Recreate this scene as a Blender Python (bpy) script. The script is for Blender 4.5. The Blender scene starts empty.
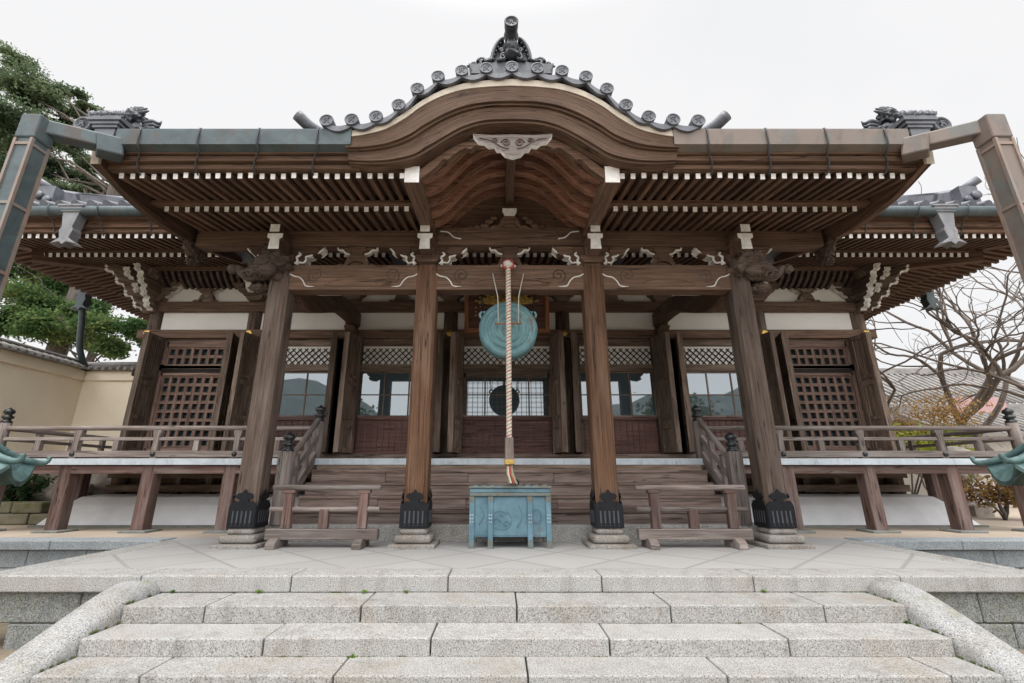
import bpy, math, random
from mathutils import Vector, Matrix, noise
R = math.radians
random.seed(7)
sc = bpy.context.scene
COL = sc.collection

# ------------------------------------------------------------------ camera, sky, sun, exposure
cam = bpy.data.objects.new('camera', bpy.data.cameras.new('camera'))
COL.objects.link(cam)
cam.location = (-0.16, -6.85, 0.91)
cam.rotation_euler = (R(90 + 16.64), 0, 0)
cam.data.sensor_width = 36.0
cam.data.lens = 455 / 1024 * 36
cam.data.shift_x = 12 / 1024
cam.data.clip_start = 0.05
cam.data.clip_end = 2000
sc.camera = cam

SUN_EL, SUN_AZ = R(72), R(200)           # azimuth clockwise from +Y: behind the camera, a little to the left
world = bpy.data.worlds.new('World')
sc.world = world
world.use_nodes = True
nt = world.node_tree
nt.nodes.clear()
def wn(t, **k):
    n = nt.nodes.new(t)
    for a, b in k.items(): setattr(n, a, b)
    return n
out = wn('ShaderNodeOutputWorld'); bg = wn('ShaderNodeBackground')
sky = wn('ShaderNodeTexSky', sky_type='NISHITA', sun_disc=False, sun_elevation=SUN_EL, sun_rotation=SUN_AZ)
tc = wn('ShaderNodeTexCoord'); sep = wn('ShaderNodeSeparateXYZ')
nt.links.new(tc.outputs['Generated'], sep.inputs[0])
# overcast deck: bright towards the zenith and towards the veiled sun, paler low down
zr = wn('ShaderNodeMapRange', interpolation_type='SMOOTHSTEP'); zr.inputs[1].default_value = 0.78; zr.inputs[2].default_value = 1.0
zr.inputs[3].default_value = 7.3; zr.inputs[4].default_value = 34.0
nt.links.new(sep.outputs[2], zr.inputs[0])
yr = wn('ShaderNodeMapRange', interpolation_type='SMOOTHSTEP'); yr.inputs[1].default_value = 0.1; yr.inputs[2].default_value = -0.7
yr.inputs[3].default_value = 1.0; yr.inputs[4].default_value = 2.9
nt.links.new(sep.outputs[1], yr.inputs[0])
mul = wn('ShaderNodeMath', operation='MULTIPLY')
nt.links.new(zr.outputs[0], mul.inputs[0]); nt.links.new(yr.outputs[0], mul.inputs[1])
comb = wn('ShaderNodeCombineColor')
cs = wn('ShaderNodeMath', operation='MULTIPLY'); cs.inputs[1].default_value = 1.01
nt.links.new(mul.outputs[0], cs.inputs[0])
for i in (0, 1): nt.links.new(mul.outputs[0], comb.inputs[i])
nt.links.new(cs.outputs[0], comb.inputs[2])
nz = wn('ShaderNodeTexNoise'); nz.inputs['Scale'].default_value = 2.2; nz.inputs['Detail'].default_value = 4
nt.links.new(tc.outputs['Generated'], nz.inputs['Vector'])
xr = wn('ShaderNodeMath', operation='MULTIPLY_ADD'); xr.inputs[1].default_value = 0.5; xr.inputs[2].default_value = 0.0
nt.links.new(sep.outputs[0], xr.inputs[0])
ad = wn('ShaderNodeMath', operation='ADD'); nt.links.new(nz.outputs['Fac'], ad.inputs[0]); nt.links.new(xr.outputs[0], ad.inputs[1])
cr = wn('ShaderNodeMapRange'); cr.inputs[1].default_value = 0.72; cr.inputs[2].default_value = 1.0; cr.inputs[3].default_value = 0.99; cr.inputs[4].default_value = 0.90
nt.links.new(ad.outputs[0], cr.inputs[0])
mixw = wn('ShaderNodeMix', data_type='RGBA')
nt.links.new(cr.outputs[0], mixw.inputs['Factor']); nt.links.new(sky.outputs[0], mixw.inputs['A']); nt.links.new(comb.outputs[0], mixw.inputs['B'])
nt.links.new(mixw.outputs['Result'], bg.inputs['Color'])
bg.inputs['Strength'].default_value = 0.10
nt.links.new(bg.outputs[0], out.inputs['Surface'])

sun = bpy.data.objects.new('sun', bpy.data.lights.new('sun', 'SUN'))
COL.objects.link(sun)
sun.data.energy = 1.0; sun.data.angle = R(16); sun.data.color = (1.0, 0.95, 0.88)
sd = Vector((math.sin(SUN_AZ) * math.cos(SUN_EL), math.cos(SUN_AZ) * math.cos(SUN_EL), math.sin(SUN_EL)))
sun.rotation_euler = sd.to_track_quat('Z', 'Y').to_euler()
sun.location = (0, -20, 20)
sc.view_settings.view_transform = 'Standard'; sc.view_settings.look = 'None'
sc.view_settings.exposure = 0.35; sc.view_settings.gamma = 1.0
sc.view_settings.use_curve_mapping = False

# ------------------------------------------------------------------ materials
MATS = {}
class NT:
    def __init__(s, name):
        s.m = bpy.data.materials.new(name); s.m.use_nodes = True
        s.t = s.m.node_tree; s.b = s.t.nodes['Principled BSDF']; MATS[name] = s.m
    def n(s, t, **k):
        n = s.t.nodes.new(t)
        for a, b in k.items(): setattr(n, a, b)
        return n
    def l(s, a, b): s.t.links.new(a, b)
    def ramp(s, fac, stops):
        r = s.n('ShaderNodeValToRGB'); e = r.color_ramp.elements
        while len(e) < len(stops): e.new(0.5)
        for i, (p, c) in enumerate(stops):
            e[i].position = p; e[i].color = (*c, 1)
        s.l(fac, r.inputs[0]); return r.outputs[0]
    def mixc(s, fac, a, b, blend='MIX'):
        m = s.n('ShaderNodeMix', data_type='RGBA', blend_type=blend)
        for k, v in (('Factor', fac), ('A', a), ('B', b)):
            if hasattr(v, 'is_output'): s.l(v, m.inputs[k])
            elif k == 'Factor': m.inputs[k].default_value = v
            else: m.inputs[k].default_value = (*v, 1)
        return m.outputs['Result']
    def noise(s, vec, scale, detail=4, rough=0.55, dist=0):
        n = s.n('ShaderNodeTexNoise'); n.inputs['Scale'].default_value = scale; n.inputs['Detail'].default_value = detail
        n.inputs['Roughness'].default_value = rough; n.inputs['Distortion'].default_value = dist
        s.l(vec, n.inputs['Vector']); return n.outputs['Fac']
    def bump(s, h, strength, dist=0.01):
        b = s.n('ShaderNodeBump'); b.inputs['Strength'].default_value = strength; b.inputs['Distance'].default_value = dist
        s.l(h, b.inputs['Height']); s.l(b.outputs[0], s.b.inputs['Normal'])
    def mapping(s, vec, scale=(1, 1, 1), rot=(0, 0, 0), loc=None):
        m = s.n('ShaderNodeMapping'); m.inputs['Scale'].default_value = scale; m.inputs['Rotation'].default_value = rot
        s.l(vec, m.inputs['Vector'])
        if loc is not None: s.l(loc, m.inputs['Location'])
        return m.outputs[0]
    def mr(s, v, a, b, c, d):
        m = s.n('ShaderNodeMapRange'); s.l(v, m.inputs[0])
        for i, x in enumerate((a, b, c, d)): m.inputs[i + 1].default_value = x
        return m.outputs[0]
def C3(h):   # sRGB 0-255 triple -> linear
    return tuple((x / 255 / 12.92 if x / 255 <= .04045 else ((x / 255 + .055) / 1.055) ** 2.4) for x in h)

def wood(name, c_dark, c_mid, c_light, rough=0.75, stain=0.45, grain=18, weather=None, spec=0.3, crack=0.8):
    k = NT(name)
    uv = k.n('ShaderNodeTexCoord').outputs['UV']
    oi = k.n('ShaderNodeObjectInfo')
    off = k.n('ShaderNodeMath', operation='MULTIPLY'); off.inputs[1].default_value = 37.0; k.l(oi.outputs['Random'], off.inputs[0])
    vc = k.n('ShaderNodeCombineXYZ')
    for i in range(3): k.l(off.outputs[0], vc.inputs[i])
    v = k.n('ShaderNodeVectorMath', operation='ADD'); k.l(uv, v.inputs[0]); k.l(vc.outputs[0], v.inputs[1])
    v = v.outputs[0]
    g = k.noise(k.mapping(v, (0.9, grain * 2.2, 1)), 1.0, 7, 0.68, 0.5)
    g2 = k.noise(k.mapping(v, (1.3, grain * 9, 1)), 1.0, 4, 0.6, 0.15)
    st = k.noise(k.mapping(v, (0.9, 2.2, 1)), 1.0, 5, 0.6)
    col = k.ramp(g, [(0.28, c_dark), (0.52, c_mid), (0.76, c_light)])
    col = k.mixc(k.mr(g2, 0.36, 0.56, 0.62, 0.0), col, tuple(x * 0.35 for x in c_dark))
    col = k.mixc(k.mr(st, 0.42, 0.7, 0.0, stain), col, tuple(x * 0.8 for x in c_dark))
    if weather:
        w = k.noise(k.mapping(v, (0.7, 5, 1)), 1.3, 5, 0.6)
        col = k.mixc(k.mr(w, 0.45, 0.68, 0.0, 0.75), col, weather)
    ck = k.noise(k.mapping(v, (0.28, 8.0, 1)), 1.0, 3, 0.5, 0.2)
    ab = k.n('ShaderNodeMath', operation='SUBTRACT'); k.l(ck, ab.inputs[0]); ab.inputs[1].default_value = 0.5
    ab2 = k.n('ShaderNodeMath', operation='ABSOLUTE'); k.l(ab.outputs[0], ab2.inputs[0])
    crk = k.mr(ab2.outputs[0], 0.003, 0.012, crack, 0.0)
    kn = k.noise(k.mapping(v, (3.0, 6.0, 1)), 1.0, 2, 0.5)
    crk2 = k.n('ShaderNodeMath', operation='MULTIPLY'); k.l(crk, crk2.inputs[0]); k.l(k.mr(kn, 0.42, 0.55, 0, 1), crk2.inputs[1])
    col = k.mixc(crk2.outputs[0], col, tuple(x * 0.12 for x in c_dark))
    pr = k.n('ShaderNodeHueSaturation'); k.l(col, pr.inputs['Color'])
    k.l(k.mr(oi.outputs['Random'], 0, 1, 0.70, 1.30), pr.inputs['Value'])
    k.l(pr.outputs[0], k.b.inputs['Base Color'])
    k.b.inputs['Roughness'].default_value = rough
    k.b.inputs['Specular IOR Level'].default_value = spec
    hs = k.n('ShaderNodeMath', operation='SUBTRACT'); k.l(g2, hs.inputs[0]); k.l(crk2.outputs[0], hs.inputs[1])
    k.bump(hs.outputs[0], 0.6, 0.01)
    return k.m
wood('wood_pillar', (0.059, 0.038, 0.030), (0.122, 0.085, 0.065), (0.200, 0.146, 0.116), grain=14, weather=(0.168, 0.134, 0.115))
wood('wood_pillar_red', (0.068, 0.032, 0.017), (0.152, 0.075, 0.040), (0.242, 0.133, 0.074), grain=14, weather=(0.195, 0.120, 0.079))
wood('wood_beam', (0.085, 0.052, 0.037), (0.185, 0.114, 0.078), (0.308, 0.199, 0.140), grain=12)
wood('wood_eave', (0.074, 0.042, 0.029), (0.158, 0.090, 0.058), (0.271, 0.159, 0.105), grain=14)
wood('wood_vault', (0.165, 0.083, 0.057), (0.353, 0.183, 0.123), (0.568, 0.314, 0.215), grain=9)
wood('wood_gable', (0.071, 0.039, 0.025), (0.162, 0.096, 0.063), (0.291, 0.186, 0.128), grain=16, stain=.3)
wood('wood_door', (0.087, 0.061, 0.046), (0.186, 0.130, 0.098), (0.330, 0.242, 0.189), grain=14, weather=(0.310, 0.241, 0.193))
wood('wood_red', (0.094, 0.060, 0.048), (0.221, 0.142, 0.112), (0.353, 0.246, 0.188), grain=14)
wood('wood_panel_red', (0.057, 0.027, 0.022), (0.145, 0.067, 0.053), (0.233, 0.120, 0.094), grain=10, rough=.5)
wood('wood_rail', (0.110, 0.084, 0.073), (0.220, 0.179, 0.159), (0.342, 0.292, 0.264), grain=14, weather=(0.304, 0.270, 0.250))
wood('wood_post', (0.083, 0.047, 0.039), (0.180, 0.109, 0.091), (0.276, 0.187, 0.159), grain=12, weather=(0.222, 0.183, 0.171))
wood('wood_step', (0.091, 0.062, 0.051), (0.184, 0.130, 0.109), (0.298, 0.224, 0.187), grain=9, weather=(0.253, 0.201, 0.175))
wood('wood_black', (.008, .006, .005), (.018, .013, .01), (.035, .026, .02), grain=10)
wood('wood_plaque', (0.186, 0.073, 0.032), (0.319, 0.130, 0.060), (0.441, 0.201, 0.100), grain=10, rough=.45)
wood('bark', (.075, .06, .05), (.17, .14, .12), (.29, .245, .215), grain=7, rough=.9)

def plain(name, c, rough=.6, metal=0, var=.25, scale=6, bump=.15, c2=None, spec=.4, vscale=(1, 1, 1), lo=.4, hi=.68):
    k = NT(name); o = k.n('ShaderNodeTexCoord').outputs['Object']
    o2 = k.mapping(o, vscale)
    a = k.noise(o2, scale, 6, .6)
    col = k.mixc(k.mr(a, lo, hi, 0, 1), c, c2 or tuple(x * (1 - var) for x in c))
    k.l(col, k.b.inputs['Base Color']); k.b.inputs['Roughness'].default_value = rough; k.b.inputs['Metallic'].default_value = metal
    k.b.inputs['Specular IOR Level'].default_value = spec
    if bump: k.bump(k.noise(o, scale * 7, 3), bump, .01)
    return k.m
plain('white_paint', (.90, .885, .86), .7, var=.30, scale=7, bump=.05)
plain('white_edge', (.82, .80, .76), .8, var=.3, scale=7, bump=.05)
plain('plaster', (.88, .86, .82), .85, var=.07, scale=1.6, bump=.04)
plain('plaster_mound', (.86, .865, .88), .85, var=.14, scale=1.8, bump=.05)
plain('plaster_cream', (.88, .78, .62), .9, var=.13, scale=1.1, bump=.06, c2=(.80, .70, .55))
plain('verge_plaster', (.60, .53, .44), .9, var=.25, scale=5)
plain('tile', (.125, .132, .155), .42, var=.45, scale=5, bump=.2, spec=.5)
plain('tile_far', (.30, .285, .27), .8, var=.4, scale=2.5)
plain('tile_dark', (0.060, 0.066, 0.078), .42, var=.5, scale=9, bump=.25, spec=.5)
plain('iron', (.008, .009, .012), .5, metal=.0, var=.4, scale=14, bump=.2, spec=.25)
plain('iron_worn', (.055, .06, .07), .5, var=.3, scale=14)
plain('gold', (.75, .50, .14), .32, metal=.9, var=.3, scale=20, bump=.2)
plain('gold_worn', (.62, .42, .12), .4, metal=.5, var=.6, scale=14, bump=.3)
plain('bronze_black', (.02, .022, .024), .35, var=.4, scale=20, spec=.6)
plain('glass_cover', (.5, .5, .5))
plain('cloth_white', (.62, .58, .53), .9, var=.2, scale=30)
plain('cord_red', (.38, .07, .06), .9, var=.2, scale=30)
plain('cord_green', (.30, .31, .16), .9, var=.2, scale=30)
plain('cord_pale', (.60, .53, .46), .9, var=.25, scale=30)
plain('pink_sheet', (.62, .40, .40), .8, var=.12, scale=2)
plain('earth', (.44, .365, .29), .95, var=.2, scale=1.4, bump=.3)
plain('dirt', (.22, .18, .13), .95, var=.4, scale=3, bump=.4)
plain('rock', (.34, .30, .26), .9, var=.5, scale=4, bump=.5)
plain('mossy_stone', (.20, .18, .14), .95, c2=(.11, .12, .05), scale=3.5, bump=.5)
plain('moss', (.075, .095, .03), .95, var=.4, scale=30, bump=.4)
plain('hill_woods', (.20, .235, .23), .95, c2=(.28, .30, .285), scale=.12, bump=0)
plain('house_wall', (.52, .49, .45), .9, var=.15, scale=2)

def patina(name, base, light, brown, bf=.5, rough=.55, vs=(1, 1, 1), scale=3.5):
    k = NT(name); o = k.n('ShaderNodeTexCoord').outputs['Object']
    a = k.noise(k.mapping(o, vs), scale, 7, .62, .6); b = k.noise(k.mapping(o, (1.3, 1.3, .6)), scale * .8, 6, .65)
    s_ = k.noise(k.mapping(o, (14, 14, 1.1)), 1.6, 4, .6)
    col = k.mixc(k.mr(a, .38, .68, 0, 1), base, light)
    col = k.mixc(k.mr(b, 1 - bf, 1.08 - bf, 0, .85), col, brown)
    col = k.mixc(k.mr(s_, .58, .75, 0, .45), col, light)
    k.l(col, k.b.inputs['Base Color']); k.b.inputs['Roughness'].default_value = rough; k.b.inputs['Metallic'].default_value = .15
    k.bump(a, .15, .01); return k.m
patina('copper_gong', (0.088, 0.185, 0.205), (0.185, 0.326, 0.345), (0.119, 0.114, 0.095), bf=.42)
patina('copper_box', (0.072, 0.145, 0.188), (0.138, 0.245, 0.301), (0.100, 0.113, 0.113), bf=.40)
patina('copper_grey', (.17, .17, .18), (.25, .25, .26), (.14, .125, .12), bf=.42)
patina('copper_blue', (0.056, 0.075, 0.084), (0.095, 0.125, 0.131), (0.089, 0.073, 0.064), bf=.45)
patina('copper_brown', (.15, .115, .098), (.15, .165, .155), (.20, .155, .13), bf=.55)
patina('copper_seam', (0.230, 0.164, 0.131), (0.205, 0.205, 0.189), (0.279, 0.197, 0.156), bf=.5)
patina('copper_cap', (.42, .47, .51), (.55, .60, .64), (.34, .36, .37), bf=.42, scale=5)
patina('bronze_green', (0.061, 0.115, 0.115), (0.139, 0.230, 0.221), (0.041, 0.066, 0.061), bf=.42, scale=5)
patina('copper_edge', (.13, .115, .085), (.12, .19, .21), (.21, .145, .095), bf=.42, scale=9)

def granite(name, c1, c2, stain, stainf=.6, moss=0):
    k = NT(name); g = k.n('ShaderNodeNewGeometry').outputs['Position']
    s1 = k.noise(g, 92, 3, .7); s2 = k.noise(g, 170, 2, .5); big = k.noise(g, 1.7, 6, .62, .4); mid = k.noise(g, 9, 5, .6)
    col = k.ramp(s1, [(.345, tuple(x * .26 for x in c1)), (.45, c1), (.57, c2), (.69, tuple(min(.8, x * 1.25) for x in c2))])
    col = k.mixc(k.mr(s2, .56, .66, 0, .6), col, tuple(x * .28 for x in c1))
    col = k.mixc(k.mr(big, .50, .68, 0, stainf), col, stain, 'MULTIPLY')
    col = k.mixc(k.mr(mid, .5, .72, 0, .35), col, tuple(x * .55 for x in c1))
    stk_ = k.noise(k.mapping(g, (5, 5, .8)), 1.0, 6, .65); pat = k.noise(g, .55, 4, .6)
    wm = k.n('ShaderNodeMath', operation='MULTIPLY'); k.l(k.mr(stk_, .5, .68, 0, 1), wm.inputs[0]); k.l(k.mr(pat, .42, .62, .15, .75), wm.inputs[1])
    col = k.mixc(wm.outputs[0], col, (.50, .47, .43), 'MULTIPLY')
    oi = k.n('ShaderNodeObjectInfo')
    if moss:
        mz = k.noise(g, 3, 6, .7); col = k.mixc(k.mr(mz, .54, .70, 0, moss), col, (.16, .16, .07))
    k.l(col, k.b.inputs['Base Color']); k.b.inputs['Roughness'].default_value = .85
    k.b.inputs['Specular IOR Level'].default_value = .25
    k.bump(s1, .35, .006); return k.m
granite('granite', (.30, .294, .28), (.395, .387, .37), (.84, .74, .63))
granite('granite_light', (.33, .324, .31), (.425, .418, .40), (.85, .77, .68), .45)
granite('granite_cheek', (.30, .30, .295), (.39, .39, .385), (.80, .72, .62), .5, moss=.55)
granite('granite_dark', (.17, .18, .175), (.29, .295, .28), (.75, .72, .62), .7, moss=.45)
granite('granite_blue', (.27, .30, .32), (.40, .43, .45), (.8, .75, .7), .4)
granite('stone_base', (0.252, 0.234, 0.212), (0.322, 0.300, 0.275), (0.602, 0.515, 0.427), .6)

# paving: square slabs set at 45 degrees
k = NT('paving_slabs'); g = k.n('ShaderNodeNewGeometry').outputs['Position']
mp = k.mapping(g, (1, 1, 1), (0, 0, R(45)))
br = k.n('ShaderNodeTexBrick'); br.offset = 0; br.squash = 1
br.inputs['Scale'].default_value = 1; br.inputs['Brick Width'].default_value = .80; br.inputs['Row Height'].default_value = .80
br.inputs['Mortar Size'].default_value = .03; br.inputs['Mortar Smooth'].default_value = .7; br.inputs['Bias'].default_value = 0
br.inputs['Color1'].default_value = (.395, .385, .37, 1); br.inputs['Color2'].default_value = (.345, .337, .328, 1); br.inputs['Mortar'].default_value = (.255, .245, .235, 1)
k.l(mp, br.inputs['Vector'])
a = k.noise(g, 1.5, 6, .62); b = k.noise(g, 40, 4, .6)
col = k.mixc(k.mr(a, .42, .7, 0, .4), br.outputs['Color'], (.30, .29, .28)); col = k.mixc(k.mr(b, .4, .7, .25, 0), col, (.25, .24, .23))
k.l(col, k.b.inputs['Base Color']); k.b.inputs['Roughness'].default_value = .8; k.bump(br.outputs['Fac'], -.4, .006)

# window pane: reflective glass in front of a dark room
k = NT('window_glass'); k.b.inputs['Base Color'].default_value = (.055, .08, .095, 1); k.b.inputs['Roughness'].default_value = .02; k.b.inputs['Specular IOR Level'].default_value = .3
gl = k.n('ShaderNodeBsdfGlossy'); gl.inputs['Roughness'].default_value = .015; gl.inputs['Color'].default_value = (.82, .9, .95, 1)
mx = k.n('ShaderNodeMixShader'); mx.inputs[0].default_value = .16
wv = k.noise(k.n('ShaderNodeTexCoord').outputs['Object'], 1.3, 2); bm = k.n('ShaderNodeBump'); bm.inputs['Strength'].default_value = .03; bm.inputs['Distance'].default_value = .02
k.l(wv, bm.inputs['Height']); k.l(bm.outputs[0], gl.inputs['Normal'])
k.l(k.b.outputs[0], mx.inputs[1]); k.l(gl.outputs[0], mx.inputs[2]); k.l(mx.outputs[0], k.t.nodes['Material Output'].inputs[0])

def leaf(name, c1, c2, c3, trans=.35):
    k = NT(name); g = k.n('ShaderNodeNewGeometry').outputs['Position']
    uv = k.n('ShaderNodeTexCoord').outputs['UV']
    wn_ = k.n('ShaderNodeTexWhiteNoise', noise_dimensions='2D'); k.l(uv, wn_.inputs['Vector'])
    a = k.noise(g, .9, 3)
    f = k.n('ShaderNodeMath', operation='ADD'); k.l(k.mr(a, .35, .65, 0, .6), f.inputs[0]); k.l(k.mr(wn_.outputs['Value'], 0, 1, 0, .4), f.inputs[1])
    col = k.ramp(f.outputs[0], [(.1, c1), (.5, c2), (.95, c3)])
    d = k.n('ShaderNodeBsdfDiffuse'); t = k.n('ShaderNodeBsdfTranslucent'); m = k.n('ShaderNodeMixShader'); m.inputs[0].default_value = trans
    k.l(col, d.inputs[0]); k.l(col, t.inputs[0]); k.l(d.outputs[0], m.inputs[1]); k.l(t.outputs[0], m.inputs[2])
    k.l(m.outputs[0], k.t.nodes['Material Output'].inputs[0]); return k.m
leaf('leaf_pine', (.06, .09, .055), (.13, .18, .10), (.25, .30, .17), .5)
leaf('leaf_broad', (.035, .075, .03), (.085, .15, .055), (.24, .27, .10), .45)
leaf('leaf_dark', (.025, .05, .02), (.055, .10, .04), (.10, .15, .06))
leaf('leaf_gold', (.22, .13, .05), (.36, .21, .07), (.42, .30, .11))
leaf('leaf_lime', (.10, .15, .02), (.25, .30, .05), (.40, .40, .09))
leaf('leaf_rust', (.14, .06, .03), (.24, .14, .06), (.22, .24, .07))
leaf('weed', (.05, .12, .01), (.10, .20, .02), (.16, .28, .04))

# ------------------------------------------------------------------ mesh helpers
class MB:
    def __init__(s): s.v = []; s.f = []; s.uv = []; s.mi = []; s.sm = []
    def face(s, pts, L=None, off=(0, 0), mi=0, smooth=False):
        b = len(s.v); s.v += [tuple(p) for p in pts]; s.f.append(tuple(range(b, b + len(pts))))
        s._uv(pts, L, off); s.mi.append(mi); s.sm.append(smooth)
    def _uv(s, pts, L, off):
        P = [Vector(p) for p in pts]
        n = (P[1] - P[0]).cross(P[2] - P[1])
        if n.length < 1e-12 and len(P) > 3: n = (P[2] - P[1]).cross(P[3] - P[2])
        n = n.normalized() if n.length > 0 else Vector((0, 0, 1))
        L = Vector(L) if L is not None else Vector((1, 0, 0))
        if abs(n.dot(L)) > .9:
            u = L.orthogonal().normalized(); w = n.cross(u); sc_ = 3
        else:
            u = (L - n * n.dot(L)).normalized(); w = n.cross(u); sc_ = 1
        s.uv.append([(p.dot(u) * sc_ + off[0], p.dot(w) + off[1]) for p in P])
    def solid(s, verts, faces, L, mis=None, mi=0, smooth=False):
        off = (random.uniform(0, 50), random.uniform(0, 50)); b = len(s.v)
        s.v += [tuple(p) for p in verts]
        for i, f in enumerate(faces):
            s.f.append(tuple(b + j for j in f)); s._uv([verts[j] for j in f], L, off)
            s.mi.append(mis[i] if mis else mi); s.sm.append(smooth)
    def box(s, x0, x1, y0, y1, z0, z1, mi=0, L=None, front=None):
        V = [(x0, y0, z0), (x1, y0, z0), (x1, y1, z0), (x0, y1, z0), (x0, y0, z1), (x1, y0, z1), (x1, y1, z1), (x0, y1, z1)]
        d = (abs(x1 - x0), abs(y1 - y0), abs(z1 - z0)); a = d.index(max(d))
        L = L or tuple(1 if i == a else 0 for i in range(3))
        F = [(0, 3, 2, 1), (4, 5, 6, 7), (0, 1, 5, 4), (1, 2, 6, 5), (2, 3, 7, 6), (3, 0, 4, 7)]
        s.solid(V, F, L, [mi, mi, front if front is not None else mi, mi, mi, mi]); return s
    def beam(s, p, q, w, h, up=(0, 0, 1), mi=0, cap=None, cap2=None, w2=None, h2=None):
        p, q = Vector(p), Vector(q); L = (q - p).normalized(); up = Vector(up)
        sx = L.cross(up).normalized(); uz = sx.cross(L).normalized()
        w2 = w2 or w; h2 = h2 or h
        V = []
        for c, ww, hh in ((p, w, h), (q, w2, h2)):
            for a, b in ((-1, -1), (1, -1), (1, 1), (-1, 1)): V.append(c + sx * a * ww / 2 + uz * b * hh / 2)
        F = [(0, 1, 2, 3)[::-1], (4, 5, 6, 7), (0, 1, 5, 4), (1, 2, 6, 5), (2, 3, 7, 6), (3, 0, 4, 7)]
        F = [(0, 1, 2, 3), (7, 6, 5, 4), (0, 4, 5, 1), (1, 5, 6, 2), (2, 6, 7, 3), (3, 7, 4, 0)]
        s.solid(V, F, L, [cap if cap is not None else mi, cap2 if cap2 is not None else mi, mi, mi, mi, mi]); return s
    def prism(s, pts, y0, y1, axis='y', mi=0, edge=None, L=(1, 0, 0), smooth=False):
        """extrude a 2D outline (a,b); axis y: a=x,b=z; axis x: a=y,b=z; axis z: a=x,b=y. edge(i,mid,normal)->material of a side face"""
        n = len(pts)
        def P(a, b, t): return {'y': (a, t, b), 'x': (t, a, b), 'z': (a, b, t)}[axis]
        V = [P(a, b, y0) for a, b in pts] + [P(a, b, y1) for a, b in pts]
        ar = sum(pts[i][0] * pts[(i + 1) % n][1] - pts[(i + 1) % n][0] * pts[i][1] for i in range(n))
        fl = (ar > 0) == (axis in 'xz')
        A = tuple(range(n)); B = tuple(range(n, 2 * n))
        F = [A[::-1] if fl else A, B if fl else B[::-1]]; M = [mi, mi]
        for i in range(n):
            j = (i + 1) % n
            q = (i, j, n + j, n + i); F.append(q if fl else q[::-1])
            m_ = mi
            if edge:
                e = (pts[j][0] - pts[i][0], pts[j][1] - pts[i][1]); sg = 1 if ar > 0 else -1
                nn = (e[1] * sg, -e[0] * sg); m_ = edge(i, ((pts[i][0] + pts[j][0]) / 2, (pts[i][1] + pts[j][1]) / 2), nn)
            M.append(m_)
        s.solid(V, F, L, M); return s
    def tube(s, path, rad, n=8, mi=0, caps=True, closed=False, smooth=True, sx=1, capmi=None):
        P = [Vector(p) for p in path]; m = len(P)
        if not hasattr(rad, '__len__'): rad = [rad] * m
        off = (random.uniform(0, 50), random.uniform(0, 50)); b = len(s.v); prev = None; dist = 0; D = []
        for i in range(m):
            a = P[(i - 1) % m] if (i > 0 or closed) else P[i]; c = P[(i + 1) % m] if (i < m - 1 or closed) else P[i]
            t = (c - a); t = t.normalized() if t.length > 1e-9 else Vector((0, 0, 1))
            if prev is None: u = t.orthogonal().normalized()
            else:
                u = prev - t * prev.dot(t); u = u.normalized() if u.length > 1e-6 else t.orthogonal().normalized()
            prev = u; w = t.cross(u)
            for j in range(n):
                an = 2 * math.pi * j / n; s.v.append(tuple(P[i] + (u * math.cos(an) + w * math.sin(an)) * rad[i]))
            if i: dist += (P[i] - P[i - 1]).length
            D.append(dist)
        per = 2 * math.pi * max(rad)
        for i in range(m - (0 if closed else 1)):
            i2 = (i + 1) % m
            for j in range(n):
                j2 = (j + 1) % n
                s.f.append((b + i * n + j, b + i * n + j2, b + i2 * n + j2, b + i2 * n + j))
                d2 = D[i2] if i2 else D[i] + .1
                s.uv.append([(D[i] + off[0], off[1] + per * j / n), (D[i] + off[0], off[1] + per * (j + 1) / n), (d2 + off[0], off[1] + per * (j + 1) / n), (d2 + off[0], off[1] + per * j / n)])
                s.mi.append(mi); s.sm.append(smooth)
        if caps and not closed:
            for i, rev in ((0, True), (m - 1, False)):
                f = tuple(b + i * n + j for j in range(n)); f = f[::-1] if rev else f
                s.f.append(f); s.uv.append([(.1 * math.cos(6.28 * j / n) + off[0], .1 * math.sin(6.28 * j / n) + off[1]) for j in range(n)])
                s.mi.append(capmi if capmi is not None else mi); s.sm.append(False)
        return s
    def lathe(s, prof, c=(0, 0, 0), n=24, axis='z', mi=0, smooth=True, mis=None):
        """prof: (r, h) bottom to top"""
        b = len(s.v); m = len(prof); off = (random.uniform(0, 50), random.uniform(0, 50))
        for r, h in prof:
            for j in range(n):
                a = 2 * math.pi * j / n; x, y = r * math.cos(a), r * math.sin(a)
                p = {'z': (x, y, h), 'y': (x, -h, y), 'x': (h, x, y)}[axis]
                s.v.append((c[0] + p[0], c[1] + p[1], c[2] + p[2]))
        for i in range(m - 1):
            for j in range(n):
                j2 = (j + 1) % n
                s.f.append((b + i * n + j, b + i * n + j2, b + (i + 1) * n + j2, b + (i + 1) * n + j))
                s.uv.append([(off[0] + prof[i][1], off[1] + j * .05), (off[0] + prof[i][1], off[1] + j * .05 + .05), (off[0] + prof[i + 1][1], off[1] + j * .05 + .05), (off[0] + prof[i + 1][1], off[1] + j * .05)])
                s.mi.append(mis[i] if mis else mi); s.sm.append(smooth)
        for i, rev in ((0, True), (m - 1, False)):
            if prof[i][0] > 1e-4:
                f = tuple(b + i * n + j for j in range(n)); f = f[::-1] if rev else f
                s.f.append(f); s.uv.append([(off[0], off[1])] * n); s.mi.append(mi); s.sm.append(False)
        return s
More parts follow.
